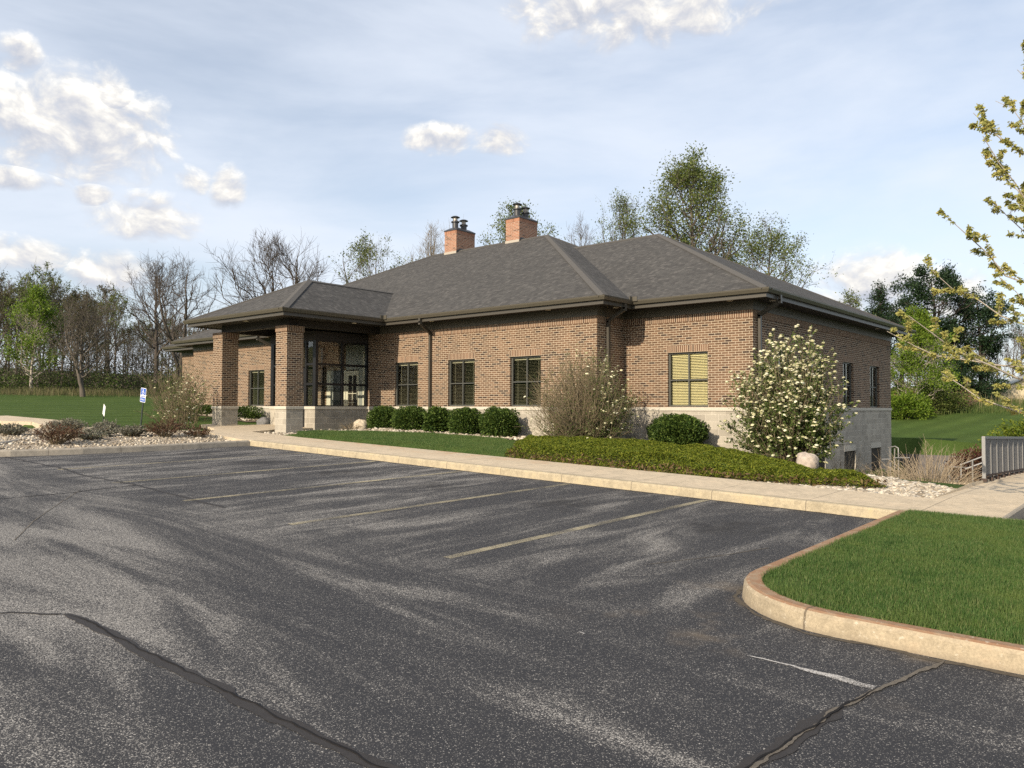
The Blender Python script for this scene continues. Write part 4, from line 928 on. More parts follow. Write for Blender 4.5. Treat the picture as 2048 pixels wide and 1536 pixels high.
tree_at('budding_tree', 2, -43.4, -.5, 7.1, 2.2, 'brown budding tree with low forked trunk on left lawn edge', bark=M['bark'], leafm=M['budbrown'], n_leaf=6500, leaf=.07, base=.22, n_limb=30, n_sub=8, n_twig=7, up=.95, multi=2, pts=vase, r0=.19, twr=.008, spreadl=.1)
tree_at('bare_tree', 3, -49.0, 6.7, 11.4, 3.0, 'tall bare tree with open crown left of the canopy roof', bark=M['twigdark'], base=.26, n_limb=22, n_sub=8, n_twig=7, up=.85, pts=vase, r0=.20, twr=.009)
tree_at('bare_tree', 4, -43.0, 5.45, 10.2, 3.4, 'dark bare tree with two leaning stems beside the left end of the building', bark=M['twigdark'], base=.26, n_limb=22, n_sub=8, n_twig=7, up=.85, multi=2, pts=vase, r0=.24, twr=.009)
tree_at('bare_tree', 5, -41.8, 11.5, 12.9, 4.9, 'broad bare tree spreading above the entrance canopy roof', bark=M['twigdark'], base=.32, n_limb=28, n_sub=9, n_twig=8, up=.8, multi=2, pts=vase, r0=.34, twr=.010)
tree_at('leafing_tree', 6, -39.2, 18.6, 13.9, 3.8, 'sparse young-leaved tree above the main roof left of the chimneys', bark=M['bark'], leafm=M['midtree'], n_leaf=7000, leaf=.14, base=.36, n_limb=24, n_sub=8, n_twig=6, up=.75, pts=vase, r0=.22, multi=2, spreadl=.16)
tree_at('bare_tree', 7, -39.1, 24.7, 16.0, 2.5, 'thin pale bare tree just left of the first chimney', bark=M['twig'], base=.4, n_limb=20, n_sub=7, n_twig=6, up=.9, r0=.18, twr=.008)
tree_at('bare_tree', 77, -36.0, 25.6, 15.6, 2.0, 'thin pale bare tree partly hidden by the first chimney', bark=M['twig'], base=.4, n_limb=16, n_sub=7, n_twig=6, up=.9, r0=.16, twr=.008)
tree_at('leafing_tree', 8, -29.5, 25.5, 16.4, 4.0, 'green leafing tree rising behind the two chimneys', bark=M['bark'], leafm=M['midtree'], n_leaf=15000, leaf=.14, base=.3, n_limb=36, n_sub=8, n_twig=5, up=.5, r0=.24, spreadl=.22)
tree_at('bare_tree', 9, -29.4, 33.2, 16.7, 2.4, 'small bare tree between the right chimney and the wing ridge', bark=M['bark'], base=.35, n_limb=20, n_sub=7, n_twig=6, up=.8, r0=.18, twr=.009)
tree_at('budding_tree', 10, -23.5, 29.9, 16.8, 3.2, 'lightly budding tree left of the tallest tree behind the wing roof', bark=M['bark'], leafm=M['midtree'], n_leaf=6000, leaf=.125, base=.3, n_limb=24, n_sub=8, n_twig=6, up=.9, r0=.2, spreadl=.18)
bigp = ((0, .8), (.25, 1.25), (.42, 1.3), (.6, 1.15), (.78, .9), (.92, .6), (1, .2))
tree_at('tall_tree', 11, -16.2, 28.3, 18.6, 3.9, 'tallest green tree rising behind the right wing roof', bark=M['bark'], leafm=M['midtree'], n_leaf=36000, leaf=.15, base=.25, n_limb=52, n_sub=9, n_twig=5, up=.5, pts=bigp, r0=.30, lean=(-.5, .2), spreadl=.24)
tree_at('leafing_tree', 12, -12.6, 29.0, 13.4, 3.7, 'loose light green tree leaning right below the tallest tree', bark=M['bark'], leafm=M['midtree'], n_leaf=16000, leaf=.12, base=.25, n_limb=36, n_sub=8, n_twig=6, up=.5, r0=.2, lean=(.9, .2), spreadl=.22, pts=((0, .3), (.3, 1.), (.5, 1.15), (.68, 1.), (.85, .6), (1, .1)))
tree_at('budding_tree', 13, -9.9, 40.6, 9.2, 2.2, 'low budding tree just above the right roof slope', bark=M['bark'], leafm=M['midtree'], n_leaf=4500, leaf=.12, base=.3, n_limb=20, n_sub=6, n_twig=6, r0=.15, spreadl=.16)
def conifer(name, seed, x, y, top, w, label, pts=conic, n=9000, leaf=.24, **kw):
    return tree_at(name, seed, x, y, top, w, label, bark=M['twigdark'], leafm=M['pine'], n_leaf=n, leaf=leaf, aspect=.35, spreadl=.18, up=.25, pts=pts, **kw)
conifer('spruce_tree', 14, -8.12, 41.11, 10.1, 1.40, 'slim dark spruce above the right end of the roof', base=.15, n_limb=44, n_sub=5, n_twig=4, r0=.16, leaf=.18)
pinep = ((0, .05), (.38, .25), (.5, .75), (.7, 1.), (.88, .7), (1, .2))
conifer('pine_tree', 15, -3.80, 39.08, 10.4, 2.90, 'large dark pine with clumped crown right of the roof corner', pinep, 30000, base=.40, n_limb=30, n_sub=7, n_twig=5, r0=.24, leaf=.2)
conifer('pine_tree', 16, -1.53, 41.54, 8.6, 2.40, 'second dark pine with bare lower trunk behind the yellow maple', pinep, 17000, base=.42, n_limb=22, n_sub=6, n_twig=5, r0=.2, leaf=.2)
conifer('pine_tree', 17, -2.44, 40.37, 3.6, 2.40, 'low dark pine beside the tan shed', ((0, .4), (.2, .9), (.5, 1.), (.8, .6), (1, .1)), 14000, base=.1, n_limb=24, n_sub=6, n_twig=5, r0=.16, leaf=.18)
conifer('pine_tree', 19, -7.68, 46.39, 9.6, 2.0, 'dark open pine just left of the large clumped pine', pinep, 16000, base=.3, n_limb=24, n_sub=7, n_twig=5, r0=.2, leaf=.2)
conifer('pine_tree', 20, -11.13, 46.49, 8.8, 1.9, 'small dark pine above the right roof edge, left of the slim spruce', pinep, 12000, base=.3, n_limb=22, n_sub=7, n_twig=5, r0=.18, leaf=.2)
tree_at('bright_tree', 18, -3.62, 32.97, 6.3, 2.15, 'bushy bright green young tree right of the building corner', bark=M['palebark'], leafm=M['brighttree'], n_leaf=42000, leaf=.11, base=.05, n_limb=44, n_sub=7, n_twig=6, up=.6, pts=((0, .5), (.14, .9), (.35, 1.), (.6, .85), (.85, .45), (1, .08)), r0=.08, spreadl=.14)

# filler trees: four prototypes copied as individuals through the woods
protos = []
for k, (lm, nl, bk) in enumerate([(None, 0, 'twigdark'), (M['budbrown'], 2600, 'bark'), (None, 0, 'bark'), (M['midtree'], 3000, 'bark')]):
    protos.append(make_tree('wood_tree', 100+k, (0, 0, 0), None, 9.5, pf(2.1, vase), .12, bark=M[bk], leafm=lm, n_leaf=nl, leaf=.14, base=.22, n_limb=15, n_sub=6, n_twig=6, up=.9, twr=.010))
labs = ['bare grey-brown tree in the wood behind left lawn', 'tree just coming into bud in the wood behind left lawn', 'bare pale tree in the wood behind left lawn', 'thin tree with small green leaves in the wood behind left lawn']
labs2 = ['bare dark tree in the woodland behind the tan shed', 'tree in bud in the woodland behind the tan shed', 'bare pale tree in the woodland behind the tan shed', 'thin green-leaved tree in the woodland behind the tan shed']
used = [False]*4
rng = np.random.RandomState(5)
def wood(x, y, k, s, lab, grp, rz):
    o = protos[k] if not used[k] else copy_tree(protos[k]); used[k] = True
    place(o, x, y, None, rz, s); tag(o, lab, 'tree', grp)
ang0 = math.atan2(-.647, .762)
def polar(px, D):
    a = math.atan((px-1024)/1570.7)-YAW; return 8.852+D*math.sin(a), -20.598+D*math.cos(a)
for j in range(74):
    x, y = polar(-120+ (j*640/74)+rng.rand()*12, 68+rng.rand()*26); wood(x, y, [0, 1, 2, 0, 3, 1][j % 6], (.74+.26*rng.rand()) if j < 41 else (.48+.22*rng.rand()), labs[[0, 1, 2, 0, 3, 1][j % 6]], 'trees in the wood behind the left lawn', rng.rand()*6.28)
for j in range(26):
    x, y = polar(1690+j*20+rng.rand()*18, 76+rng.rand()*26); wood(x, y, [0, 2, 1, 0][j % 4], .55+.35*rng.rand(), labs2[[0, 2, 1, 0][j % 4]], 'trees in the woodland behind the shed', rng.rand()*6.28)

# undergrowth (far brush nobody could count)
def brush(name, pts, n, leaf, mat, hgt, wid, seed, label, cat='undergrowth', aspect=.5, kind='stuff'):
    rng = np.random.RandomState(seed); P = np.array(pts, float); i = rng.randint(0, len(P), n); c = P[i]
    u = unit(rng.randn(n, 3))*rng.rand(n, 1)**.45; sc = .6+.6*vnoise(c[:, 0]*.7, c[:, 1]*.7, seed)[:, None]
    p = np.c_[c[:, 0]+u[:, 0]*wid, c[:, 1]+u[:, 1]*wid, T(c[:, 0], c[:, 1])+np.abs(u[:, 2])*hgt*sc[:, 0]]
    v, f = leaves(rng, p, leaf, aspect); o = link(name, mesh_np(name, v, f), mat); tag(o, label, cat, None, kind); return o
rng = np.random.RandomState(8)
pts = [polar(px, D) for px, D in zip(rng.rand(150)*560-130, 60+rng.rand(150)*26)]
brush('undergrowth', pts, 20000, .16, M['woodgreen'], 1.7, 1.5, 41, 'low green undergrowth beneath the wood behind left lawn')
brush('undergrowth', pts[:110], 22000, .15, M['woodbrown'], 3.0, 2.0, 42, 'brown twiggy undergrowth beneath the wood behind left lawn')
brush('undergrowth', pts[:120], 26000, .11, M['woodbrown'], 6.5, 2.4, 48, 'tall bare brown twiggy thicket filling the wood behind left lawn')
def stalks(name, pts, n, hgt, wid, mat, seed, label, spread=.3, kind='stuff', rad=.006, cat='grass'):
    """upright grass-like blades around plan points"""
    rng = np.random.RandomState(seed); P = np.array(pts, float); c = P[rng.randint(0, len(P), n)]+rng.randn(n, 2)*wid
    z = T(c[:, 0], c[:, 1]); h = hgt*(.5+.7*rng.rand(n)); a = rng.rand(n)*6.28; ln = spread*h*rng.rand(n); b = rng.rand(n)*6.28
    p0 = np.c_[c, z-.03]; p2 = np.c_[c[:, 0]+np.cos(b)*ln, c[:, 1]+np.sin(b)*ln, z+h]; pm = (p0+p2)/2+np.c_[-np.cos(b)*ln*.15, -np.sin(b)*ln*.15, h*.06]
    s = np.c_[np.cos(a), np.sin(a), a*0]*rad
    V = np.stack([p0-s, p0+s, pm+s*.8, pm-s*.8, p2], 1).reshape(-1, 3); k = np.arange(n)*5
    o = link(name, mesh_np(name, V, [np.stack([k, k+1, k+2, k+3], 1), np.stack([k+3, k+2, k+4], 1)]), mat); tag(o, label, cat, None, kind); return o
pts = [polar(px, D) for px, D in zip(rng.rand(200)*470-110, 57+rng.rand(200)*3)]
stalks('dry_grass', pts, 3800, .50, .9, M['meadow'], 43, 'rough dry grass along the far edge of left lawn', .5, rad=.008)
pts = [polar(px, D) for px, D in zip(1770+rng.rand(200)*330, 56+rng.rand(200)*9)]
stalks('tall_weeds', pts, 8000, .42, .8, M['weed'], 44, 'rough green weeds along the top of the sloping right lawn', .5, rad=.012)
stalks('dry_grass', [polar(px, 58+rng.rand()*6) for px in 1780+rng.rand(90)*300], 700, .9, .8, M['drygrass'], 45, 'dry pale stalks standing among weeds on the right slope', .3, rad=.010)
pts = [polar(px, D) for px, D in zip(1760+rng.rand(60)*190, 62+rng.rand(60)*12)]
brush('undergrowth', pts, 13000, .24, M['midtree'], 1.9, 1.2, 46, 'dark green brush under the pines right of the building'); brush('undergrowth', pts[:40], 7000, .22, M['drybrush'], 1.5, 1.3, 47, 'brown dead brush under the pines right of the building')

# --- shrubs
def clump(name, loc, label, n, rx, ry, rz_, leaf, mat, seed, cat='shrub', group=None, boxy=2.6, lump=.13, aspect=.55, core=True, fill=.45):
    rng = np.random.RandomState(seed); e = empty(name, loc, label, cat, group)
    u = unit(rng.randn(n, 3)); p = u/((np.abs(u)**boxy).sum(1, keepdims=True)**(1/boxy))
    l = 1+lump*(vnoise(p[:, 0]*3.1+9, p[:, 2]*3.1+p[:, 1]*2.3, seed)-.5)*2+lump*.8*(vnoise(p[:, 0]*8+3, p[:, 2]*8+p[:, 1]*7, seed+1)-.5)*2
    rad = (1-(1-fill)*rng.rand(n)**1.3)*l; p = p*rad[:, None]; p[:, 2] = np.where(p[:, 2] < -.93, -.93, p[:, 2])
    q = np.c_[p[:, 0]*rx, p[:, 1]*ry, (p[:, 2]+1)*rz_]; out = unit(p*np.array([1, 1, .8])+np.array([0, 0, .25]))
    v, f = leaves(rng, q, leaf, aspect, axis=out); link('foliage', mesh_np('foliage', v, f), mat, e)
    # woody core: short stems
    m = 26; b = rng.rand(m)*6.28; k = rng.rand(m)*.6; p0 = np.c_[np.cos(b)*rx*.15, np.sin(b)*ry*.15, b*0-.1]; p2 = np.c_[np.cos(b)*rx*k*1.2, np.sin(b)*ry*k*1.2, rz_*(.9+.8*rng.rand(m))]
    v, f = tubes(bez(p0, (p0+p2)/2+rng.randn(m, 3)*.03, p2, 4), np.broadcast_to(np.linspace(.018, .005, 4), (m, 4)), 4); link('stems', mesh_np('stems', v, f, True), M['twigdark'], e)
    return e
yews = [(-12.63, -2.25, -.93, .58, .58, .46, 'first clipped yew in the row, beside the tan boulder', 51, 2.6), (-11.25, -2.3, -.96, .60, .56, .47, 'second clipped yew in the row, under the left front window', 52, 3),
        (-9.86, -2.3, -1.0, .52, .52, .49, 'shaggy yellow-tinged yew in the row, right of the downspout', 53, 2.2), (-8.6, -2.3, -1.02, .50, .52, .49, 'fourth clipped yew in the row, under the middle front window', 54, 3), (-7.12, -2.35, -1.06, .56, .56, .52, 'last clipped yew in the row, beside the bare viburnum', 55, 3)]
for x, y, z, rx, ry, h, lab, sd, bx in yews: clump('clipped_yew', (x, y, z), lab, 15000 if sd != 53 else 9000, rx, ry, h, .058 if sd != 53 else .085, M['yew'], sd, group='clipped yews along the brick front', boxy=bx, lump=.10 if sd != 53 else .28)
clump('round_yew', (-1.80, -.95, -1.20), 'large round dark yew below the lit blind window', 24000, .80, .78, .50, .062, M['yew'], 56, boxy=2.1, lump=.10)
for x, y, z, rx, h, lab, sd in ((-22.2, -2.3, -.85, 1.45, .42, 'clipped yew hedge between the two canopy pillars', 57), (-26.0, -2.35, -.80, .70, .42, 'clipped yew hedge left of the far canopy pillar', 58), (-24.5, -2.35, -.80, .45, .42, 'small clipped yew half hidden by the far canopy pillar', 60), (-29.6, -1.0, -.75, .85, .40, 'clipped yew hedge at the left end of the building', 59)):
    clump('yew_hedge', (x, y, z), lab, 9000, rx, .55, h, .065, M['yew'], sd, boxy=4.5, lump=.08)

def viburnum(name, loc, label, seed, H, Rr, n_stem, n_leaf, n_flower, leaf, flower_fn, leaf_fn, group=None, twigs=7, basew=.35, bark='twig', stemr=.011):
    rng = np.random.RandomState(seed); e = empty(name, loc, label, 'shrub', group)
    a = rng.rand(n_stem)*6.28; q = np.sqrt(rng.rand(n_stem)); p0 = np.c_[np.cos(a)*q*basew, np.sin(a)*q*basew, a*0-.05]
    th = q*1.0+rng.randn(n_stem)*.12; hh = H*(.62+.36*rng.rand(n_stem)); rr = Rr*np.clip(th, .02, 1.05)
    hh *= np.sqrt(np.clip(1-(rr/Rr*.80)**2, .12, 1)); hh *= np.where(rng.rand(n_stem) < .42*(rr/Rr), .22+.6*rng.rand(n_stem), 1); p2 = np.c_[np.cos(a)*rr, np.sin(a)*rr, hh]; p1 = np.c_[np.cos(a)*rr*.62, np.sin(a)*rr*.62, hh*.45]
    st = bez(p0, p1, p2, 7); st[:, 1:] += rng.randn(n_stem, 6, 3)*.025; rd = stemr*(.6+.7*rng.rand(n_stem, 1))*np.linspace(1, .3, 7)[None]
    nb = n_stem*twigs; i = np.repeat(np.arange(n_stem), twigs); t = .22+.77*rng.rand(nb); b0, tg = at_t(st, i, np.clip(t, 0, .99)); ln = (.14+.34*rng.rand(nb))*H/2.2
    b2 = b0+unit(tg*.8+unit(rng.randn(nb, 3))*.75+np.array([0, 0, .25]))*ln[:, None]; tw = bez(b0, (b0+b2)/2+rng.randn(nb, 3)*.02, b2, 4)
    v, F = merge([tubes(st, rd, 5), tubes(tw, np.broadcast_to(np.linspace(.0055, .0025, 4), (nb, 4)), 3)]); link('stems', mesh_np('stems', v, F, True), M[bark], e)
    def pick(n, fn, lo=.3):
        i = rng.randint(0, nb, n*3); p, tg = at_t(tw, i, np.clip(lo+(1-lo)*rng.rand(n*3), 0, .99)); k = rng.rand(n*3) < fn(p[:, 0]/Rr, p[:, 1]/Rr, p[:, 2]/H); return p[k][:n], tg[k][:n]
    p, tg = pick(n_leaf, leaf_fn); p = p+rng.randn(len(p), 3)*.025
    v, f = leaves(rng, p, leaf, .5, axis=tg*.6+np.array([0, 0, .1])); link('foliage', mesh_np('foliage', v, f), M['vibleaf'], e)
    p, tg = pick(n_flower, flower_fn, .9); n = len(p); k = 9; a = np.arange(k)*6.283/k; r = .026+.020*rng.rand(n)
    ax = unit(tg*.5+np.array([0, 0, .8])+rng.randn(n, 3)*.2); x = unit(np.cross(ax, np.array([.3, .9, .1]))); y = np.cross(ax, x)
    rim = p[:, None]+(x[:, None]*np.cos(a)[None, :, None]+y[:, None]*np.sin(a)[None, :, None])*r[:, None, None]*(.85+.3*rng.rand(n, k, 1))
    top = (p+ax*r[:, None]*.55)[:, None]; mid = p[:, None]+(rim-p[:, None])*.55+ax[:, None]*r[:, None, None]*.42
    V = np.concatenate([rim, mid, top], 1).reshape(-1, 3); o = (np.arange(n)*(2*k+1))[:, None]; j = np.arange(k)[None]; j2 = (np.arange(k)+1) % k; j2 = j2[None]
    q4 = np.stack([o+j, o+j2, o+k+j2, o+k+j], -1).reshape(-1, 4); t3 = np.stack([o+k+j, o+k+j2, o+2*k+0*j], -1).reshape(-1, 3)
    fl = link('blossom', mesh_np('blossom', V, [q4, t3], True), M['blossom'], e); fl['kind'] = 'stuff'
    return e
# camera-right direction in plan, used to say which side of a shrub is in leaf
cr = np.array([math.cos(YAW), math.sin(YAW)])
side = lambda x, y: x*cr[0]+y*cr[1]
viburnum('viburnum', (1.62, -1.75, -1.40), 'large viburnum covered in creamy flower heads at the building corner', 61, 3.25, 1.30, 230, 34000, 5600, .064,
         lambda x, y, z: np.clip(.15+1.1*z*z, 0, 1), lambda x, y, z: .6+.4*(z < .45), twigs=10, stemr=.009)
viburnum('viburnum', (-3.75, -2.75, -1.22), 'mostly bare twiggy viburnum with few flowers by the inner corner', 62, 2.90, 1.38, 360, 19000, 520, .042,
         lambda x, y, z: np.clip(side(x, y)*1.1+.10+.35*(z > .85), 0.02, 1), lambda x, y, z: np.clip(side(x, y)*.9+.2, .16, 1)*(1-.3*z)+.25*(z < .25), twigs=11)
viburnum('viburnum', (-17.9, -6.9, -.80), 'open twiggy viburnum with sparse white flowers behind the blue sign', 63, 2.2, 1.05, 60, 1500, 110, .06,
         lambda x, y, z: np.clip(.3+.5*z, 0, 1), lambda x, y, z: .6+0*z, twigs=8)
viburnum('budding_shrub', (-21.8, -5.4, -.72), 'brown budding shrub behind the blue sign, left of the building end', 64, 2.7, 1.4, 90, 2000, 10, .06, lambda x, y, z: .2+0*z, lambda x, y, z: .6+0*z, twigs=9)
# low shrubs of the corner bed
def sprawl(name, loc, label, seed, n_stem, H, Rr, n_leaf, leaf, mat, stem='twig', cat='shrub', group=None, basew=.1):
    rng = np.random.RandomState(seed); e = empty(name, loc, label, cat, group); a = rng.rand(n_stem)*6.28; q = np.sqrt(rng.rand(n_stem))
    p0 = np.c_[np.cos(a)*basew*q, np.sin(a)*basew*q, a*0-.03]; p2 = np.c_[np.cos(a)*Rr*q, np.sin(a)*Rr*q, H*(.55+.45*rng.rand(n_stem))*(1-.45*q*q)]; p1 = np.c_[p2[:, 0]*.5, p2[:, 1]*.5, p2[:, 2]*.7]
    st = bez(p0, p1, p2, 5)+rng.randn(n_stem, 5, 3)*.012; nb = n_stem*4; i = np.repeat(np.arange(n_stem), 4); b0, tg = at_t(st, i, .3+.69*rng.rand(nb)); b2 = b0+unit(tg+unit(rng.randn(nb, 3))*.7)*(H*.22)*(.5+rng.rand(nb, 1)); tw = bez(b0, (b0+b2)/2, b2, 3)
    v, F = merge([tubes(st, np.broadcast_to(np.linspace(.008, .003, 5), (n_stem, 5)), 4), tubes(tw, np.broadcast_to(np.linspace(.003, .0015, 3), (nb, 3)), 3)]); link('stems', mesh_np('stems', v, F, True), M[stem], e)
    if n_leaf:
        i = rng.randint(0, nb, n_leaf); p, tg = at_t(tw, i, np.clip(rng.rand(n_leaf), 0, .99)); v, f = leaves(rng, p+rng.randn(n_leaf, 3)*.015, leaf, .45, axis=tg); link('foliage', mesh_np('foliage', v, f), mat, e)
    return e
def bzz(x, y): return float(bz(x, y))+.01
sprawl('barberry_shrub', (-12.6, -12.95, bzz(-12.6, -12.95)), 'wide dark red barberry near the left end of the corner bed', 71, 70, .55, .62, 2200, .045, M['redtwig'])
sprawl('barberry_shrub', (-13.1, -9.95, bzz(-13.1, -9.95)), 'dense dark red barberry in front of the blue sign', 72, 80, .55, .55, 2400, .045, M['redtwig'])
sprawl('barberry_shrub', (-12.75, -9.15, bzz(-12.75, -9.15)), 'small low dark barberry nearest the far canopy pillar', 73, 45, .32, .42, 1100, .04, M['redtwig'])
for x, y, s, h, lab, sd in ((-15.6, -13.0, .42, .32, 'grey-green lavender clump at the left edge of the corner bed', 74), (-14.0, -11.35, .5, .30, 'low grey-green lavender clump in the middle of the corner bed', 75), (-13.6, -10.65, .40, .33, 'grey-green lavender clump just left of the dense barberry', 76),
                           (-16.0, -10.35, .38, .33, 'green-grey lavender clump below the leaning white sign', 77), (-15.6, -11.6, .55, .50, 'tall grey-brown lavender clump right of the wide barberry', 78), (-13.2, -11.9, .45, .22, 'flat dry lavender clump nearest the bed kerb', 79)):
    sprawl('lavender', (x, y, bzz(x, y)), lab, sd, 120, h, s, 2600, .05, M['lavender'], group='lavender clumps in the corner bed', cat='plant', basew=.16)
sprawl('dead_perennial', (-12.9, -3.5, gz(-12.9, -3.5)+.08), 'bare dead stems beside the tan boulder', 80, 40, .45, .45, 0, .1, None, cat='plant')
sprawl('dead_perennial', (-.75, -.75, gz(-.75, -.75)+.06), 'grey dry stems right of the large round yew', 81, 26, .75, .35, 0, .1, None, cat='plant')
sprawl('dry_shrub', (4.75, -1.9, -2.05), 'pale dry many-stemmed shrub beyond the gravel by the railing', 82, 150, 1.35, 1.1, 0, .1, None, 'strawtwig', basew=.3)
sprawl('dry_shrub', (1.9, 1.6, -2.6), 'thin dry shrub at the basement level beside the side wall', 83, 70, 1.5, 1.1, 0, .1, None, 'strawtwig', basew=.25)
sprawl('dry_shrub', (3.2, .8, -2.5), 'dry pale stems between the basement wall and the railing', 84, 90, 1.3, 1.0, 0, .1, None, 'strawtwig', basew=.25)
clump('low_shrub', (.75, 6.4, -2.75), 'small green shrub under the first basement window', 1500, .55, .5, .35, .07, M['vibleaf'], 85, lump=.3)
clump('low_shrub', (.75, 9.6, -2.85), 'small green shrub under the last basement window', 1500, .55, .5, .33, .07, M['vibleaf'], 86, lump=.3)
clump('spring_shrub', (5.2, 11.2, -2.0), 'yellow-green rounded shrub behind the railing', 7000, 1.35, 1.2, .78, .10, M['shrubgreen'], 87, lump=.25, boxy=2.2)
clump('spring_shrub', (-3.97, 31.34, gz(-3.97, 31.34)), 'low bright green bush at the foot of the bright young tree, beside the wall corner', 6000, 1.5, 1.3, .85, .13, M['brighttree'], 187, lump=.35, boxy=2.1)
clump('spring_shrub', (-2.76, 34.18, gz(-2.76, 34.18)), 'low mid green bush right of the bright young tree', 6000, 1.7, 1.3, .8, .13, M['midtree'], 188, lump=.35, boxy=2.1)
clump('barberry_shrub', (3.7, 9.6, -2.6), 'dark purple barberry mound left of the railing', 5500, 1.0, .9, .62, .09, M['redtwig'], 88, lump=.25, boxy=2.1)
sprawl('brown_shrub', (-2.3, 36.3, gz(-2.3, 36.3)), 'reddish brown dry bush at the top of the right slope', 89, 220, 1.5, 1.6, 2500, .10, M['drybrush'], 'strawtwig', basew=.8)

# juniper ground cover
jun = [(-3.75, -5.8), (-3.2, -6.7), (-2.6, -6.95), (-1.5, -7.0), (.5, -7.0), (2.0, -6.9), (3.3, -6.55), (4.55, -6.15), (4.95, -5.75), (4.4, -5.0), (3.2, -4.3), (2.0, -3.3), (.6, -2.7), (-1.2, -2.3), (-3.2, -2.5), (-4.4, -3.0), (-5.2, -3.7), (-4.6, -4.7)]
def edge_dist(poly, x, y):
    d = np.full(len(x), 1e9); n = len(poly)
    for i in range(n):
        a = np.array(poly[i]); b = np.array(poly[(i+1) % n]); ab = b-a; t = np.clip(((x-a[0])*ab[0]+(y-a[1])*ab[1])/(ab@ab), 0, 1); d = np.minimum(d, np.hypot(x-a[0]-ab[0]*t, y-a[1]-ab[1]*t))
    return d
rng = np.random.RandomState(91); n = 150000; p = scatter(rng, jun, n); ed = edge_dist(jun, p[:, 0], p[:, 1]); ed2 = ed*(.7+.8*vnoise(p[:, 0]*2, p[:, 1]*2, 5))
keep = (rng.rand(n) < .35+ed2*2.5); p = p[keep]; ed2 = ed2[keep]; n = len(p)
top = .09+.17*ss(ed2/.6)+.09*(vnoise(p[:, 0]*1.6, p[:, 1]*1.6, 2)-.5)+.08*(vnoise(p[:, 0]*5, p[:, 1]*5, 3)-.5)
z = T(p[:, 0], p[:, 1])+top*(1-.55*rng.rand(n)**2.2)
a = rng.rand(n)*6.28; axis_ = np.c_[np.cos(a)*.9, np.sin(a)*.9-.35, .40+0*a]
v, f = leaves(rng, np.c_[p, z], .058, .26, axis=axis_)
o = link('juniper_bed', mesh_np('juniper_bed', v, f), M['juniper']); tag(o, 'spreading yellow-green juniper carpet along the walkway', 'ground cover', None, 'stuff')
m = 5000; q = scatter(rng, jun, m*3); e2 = edge_dist(jun, q[:, 0], q[:, 1]); q = q[(e2 < .40) & (q[:, 1] < -5.6) & (q[:, 0] > -3.1)][:m]; q[:, 1] -= .03
v, f = leaves(rng, np.c_[q, T(q[:, 0], q[:, 1])+.03+.17*rng.rand(len(q))], .10, .30); o = link('juniper_litter', mesh_np('juniper_litter', v, f), M['juniperdead']); tag(o, 'brown dead fringe along the front of the juniper carpet', 'ground cover', None, 'stuff')

# grass blades
def blades(name, poly, n, h, wd, seed, zf, label, bare=None, lean=.5):
    rng = np.random.RandomState(seed); p = scatter(rng, poly, n)
    tuft = vnoise(p[:, 0]*3.0, p[:, 1]*3.0, seed); hh = h*(.55+.6*rng.rand(n))*(.75+.5*tuft)
    if bare is not None: k = bare(p, rng); p = p[k]; hh = hh[k]; n = len(p)
    a = rng.rand(n)*6.28; b = rng.rand(n)*6.28; z = zf(p[:, 0], p[:, 1]); s = np.c_[np.cos(a), np.sin(a), a*0]*wd; t = np.c_[np.cos(b)*hh*lean*rng.rand(n), np.sin(b)*hh*lean*rng.rand(n), hh]
    p0 = np.c_[p, z-.005]; V = np.stack([p0-s, p0+s, p0+t], 1).reshape(-1, 3)
    o = link(name, mesh_np(name, V, np.arange(n*3).reshape(n, 3)), M['grass']); tag(o, label, 'grass', None, 'stuff'); return o
isl_poly = [(5.955, -8.6), (5.955, -12.8)]+arc(6.86, -13.54, .91, 180, 270, 8)+[(7.6, -14.40), (9.4, -14.36), (11.5, -12.5), (11.5, -8.3), (7.3, -8.42)]
blades('lawn_grass', isl_poly, 330000, .046, .0034, 92, lambda x, y: G(x, y)+.142, 'thick green grass filling the kerbed island', lambda p, r: r.rand(len(p)) < np.clip(((p[:, 0]-6.25)**2+(p[:, 1]+13.85)**2)*6+.1, 0, 1))
strip = [(-12.6, -5.9), (-11.2, -6.88), (-3.0, -6.92), (-3.5, -6.0), (-4.5, -4.7), (-5.3, -3.9), (-6.3, -3.15), (-9.3, -3.2), (-11.2, -4.2)]
sheet('lawn_strip', strip, .05, M['lawn'], .15)
blades('lawn_grass', strip, 110000, .05, .005, 93, lambda x, y: T(x, y)+.04, 'green grass strip between the walkway and clipped yews')
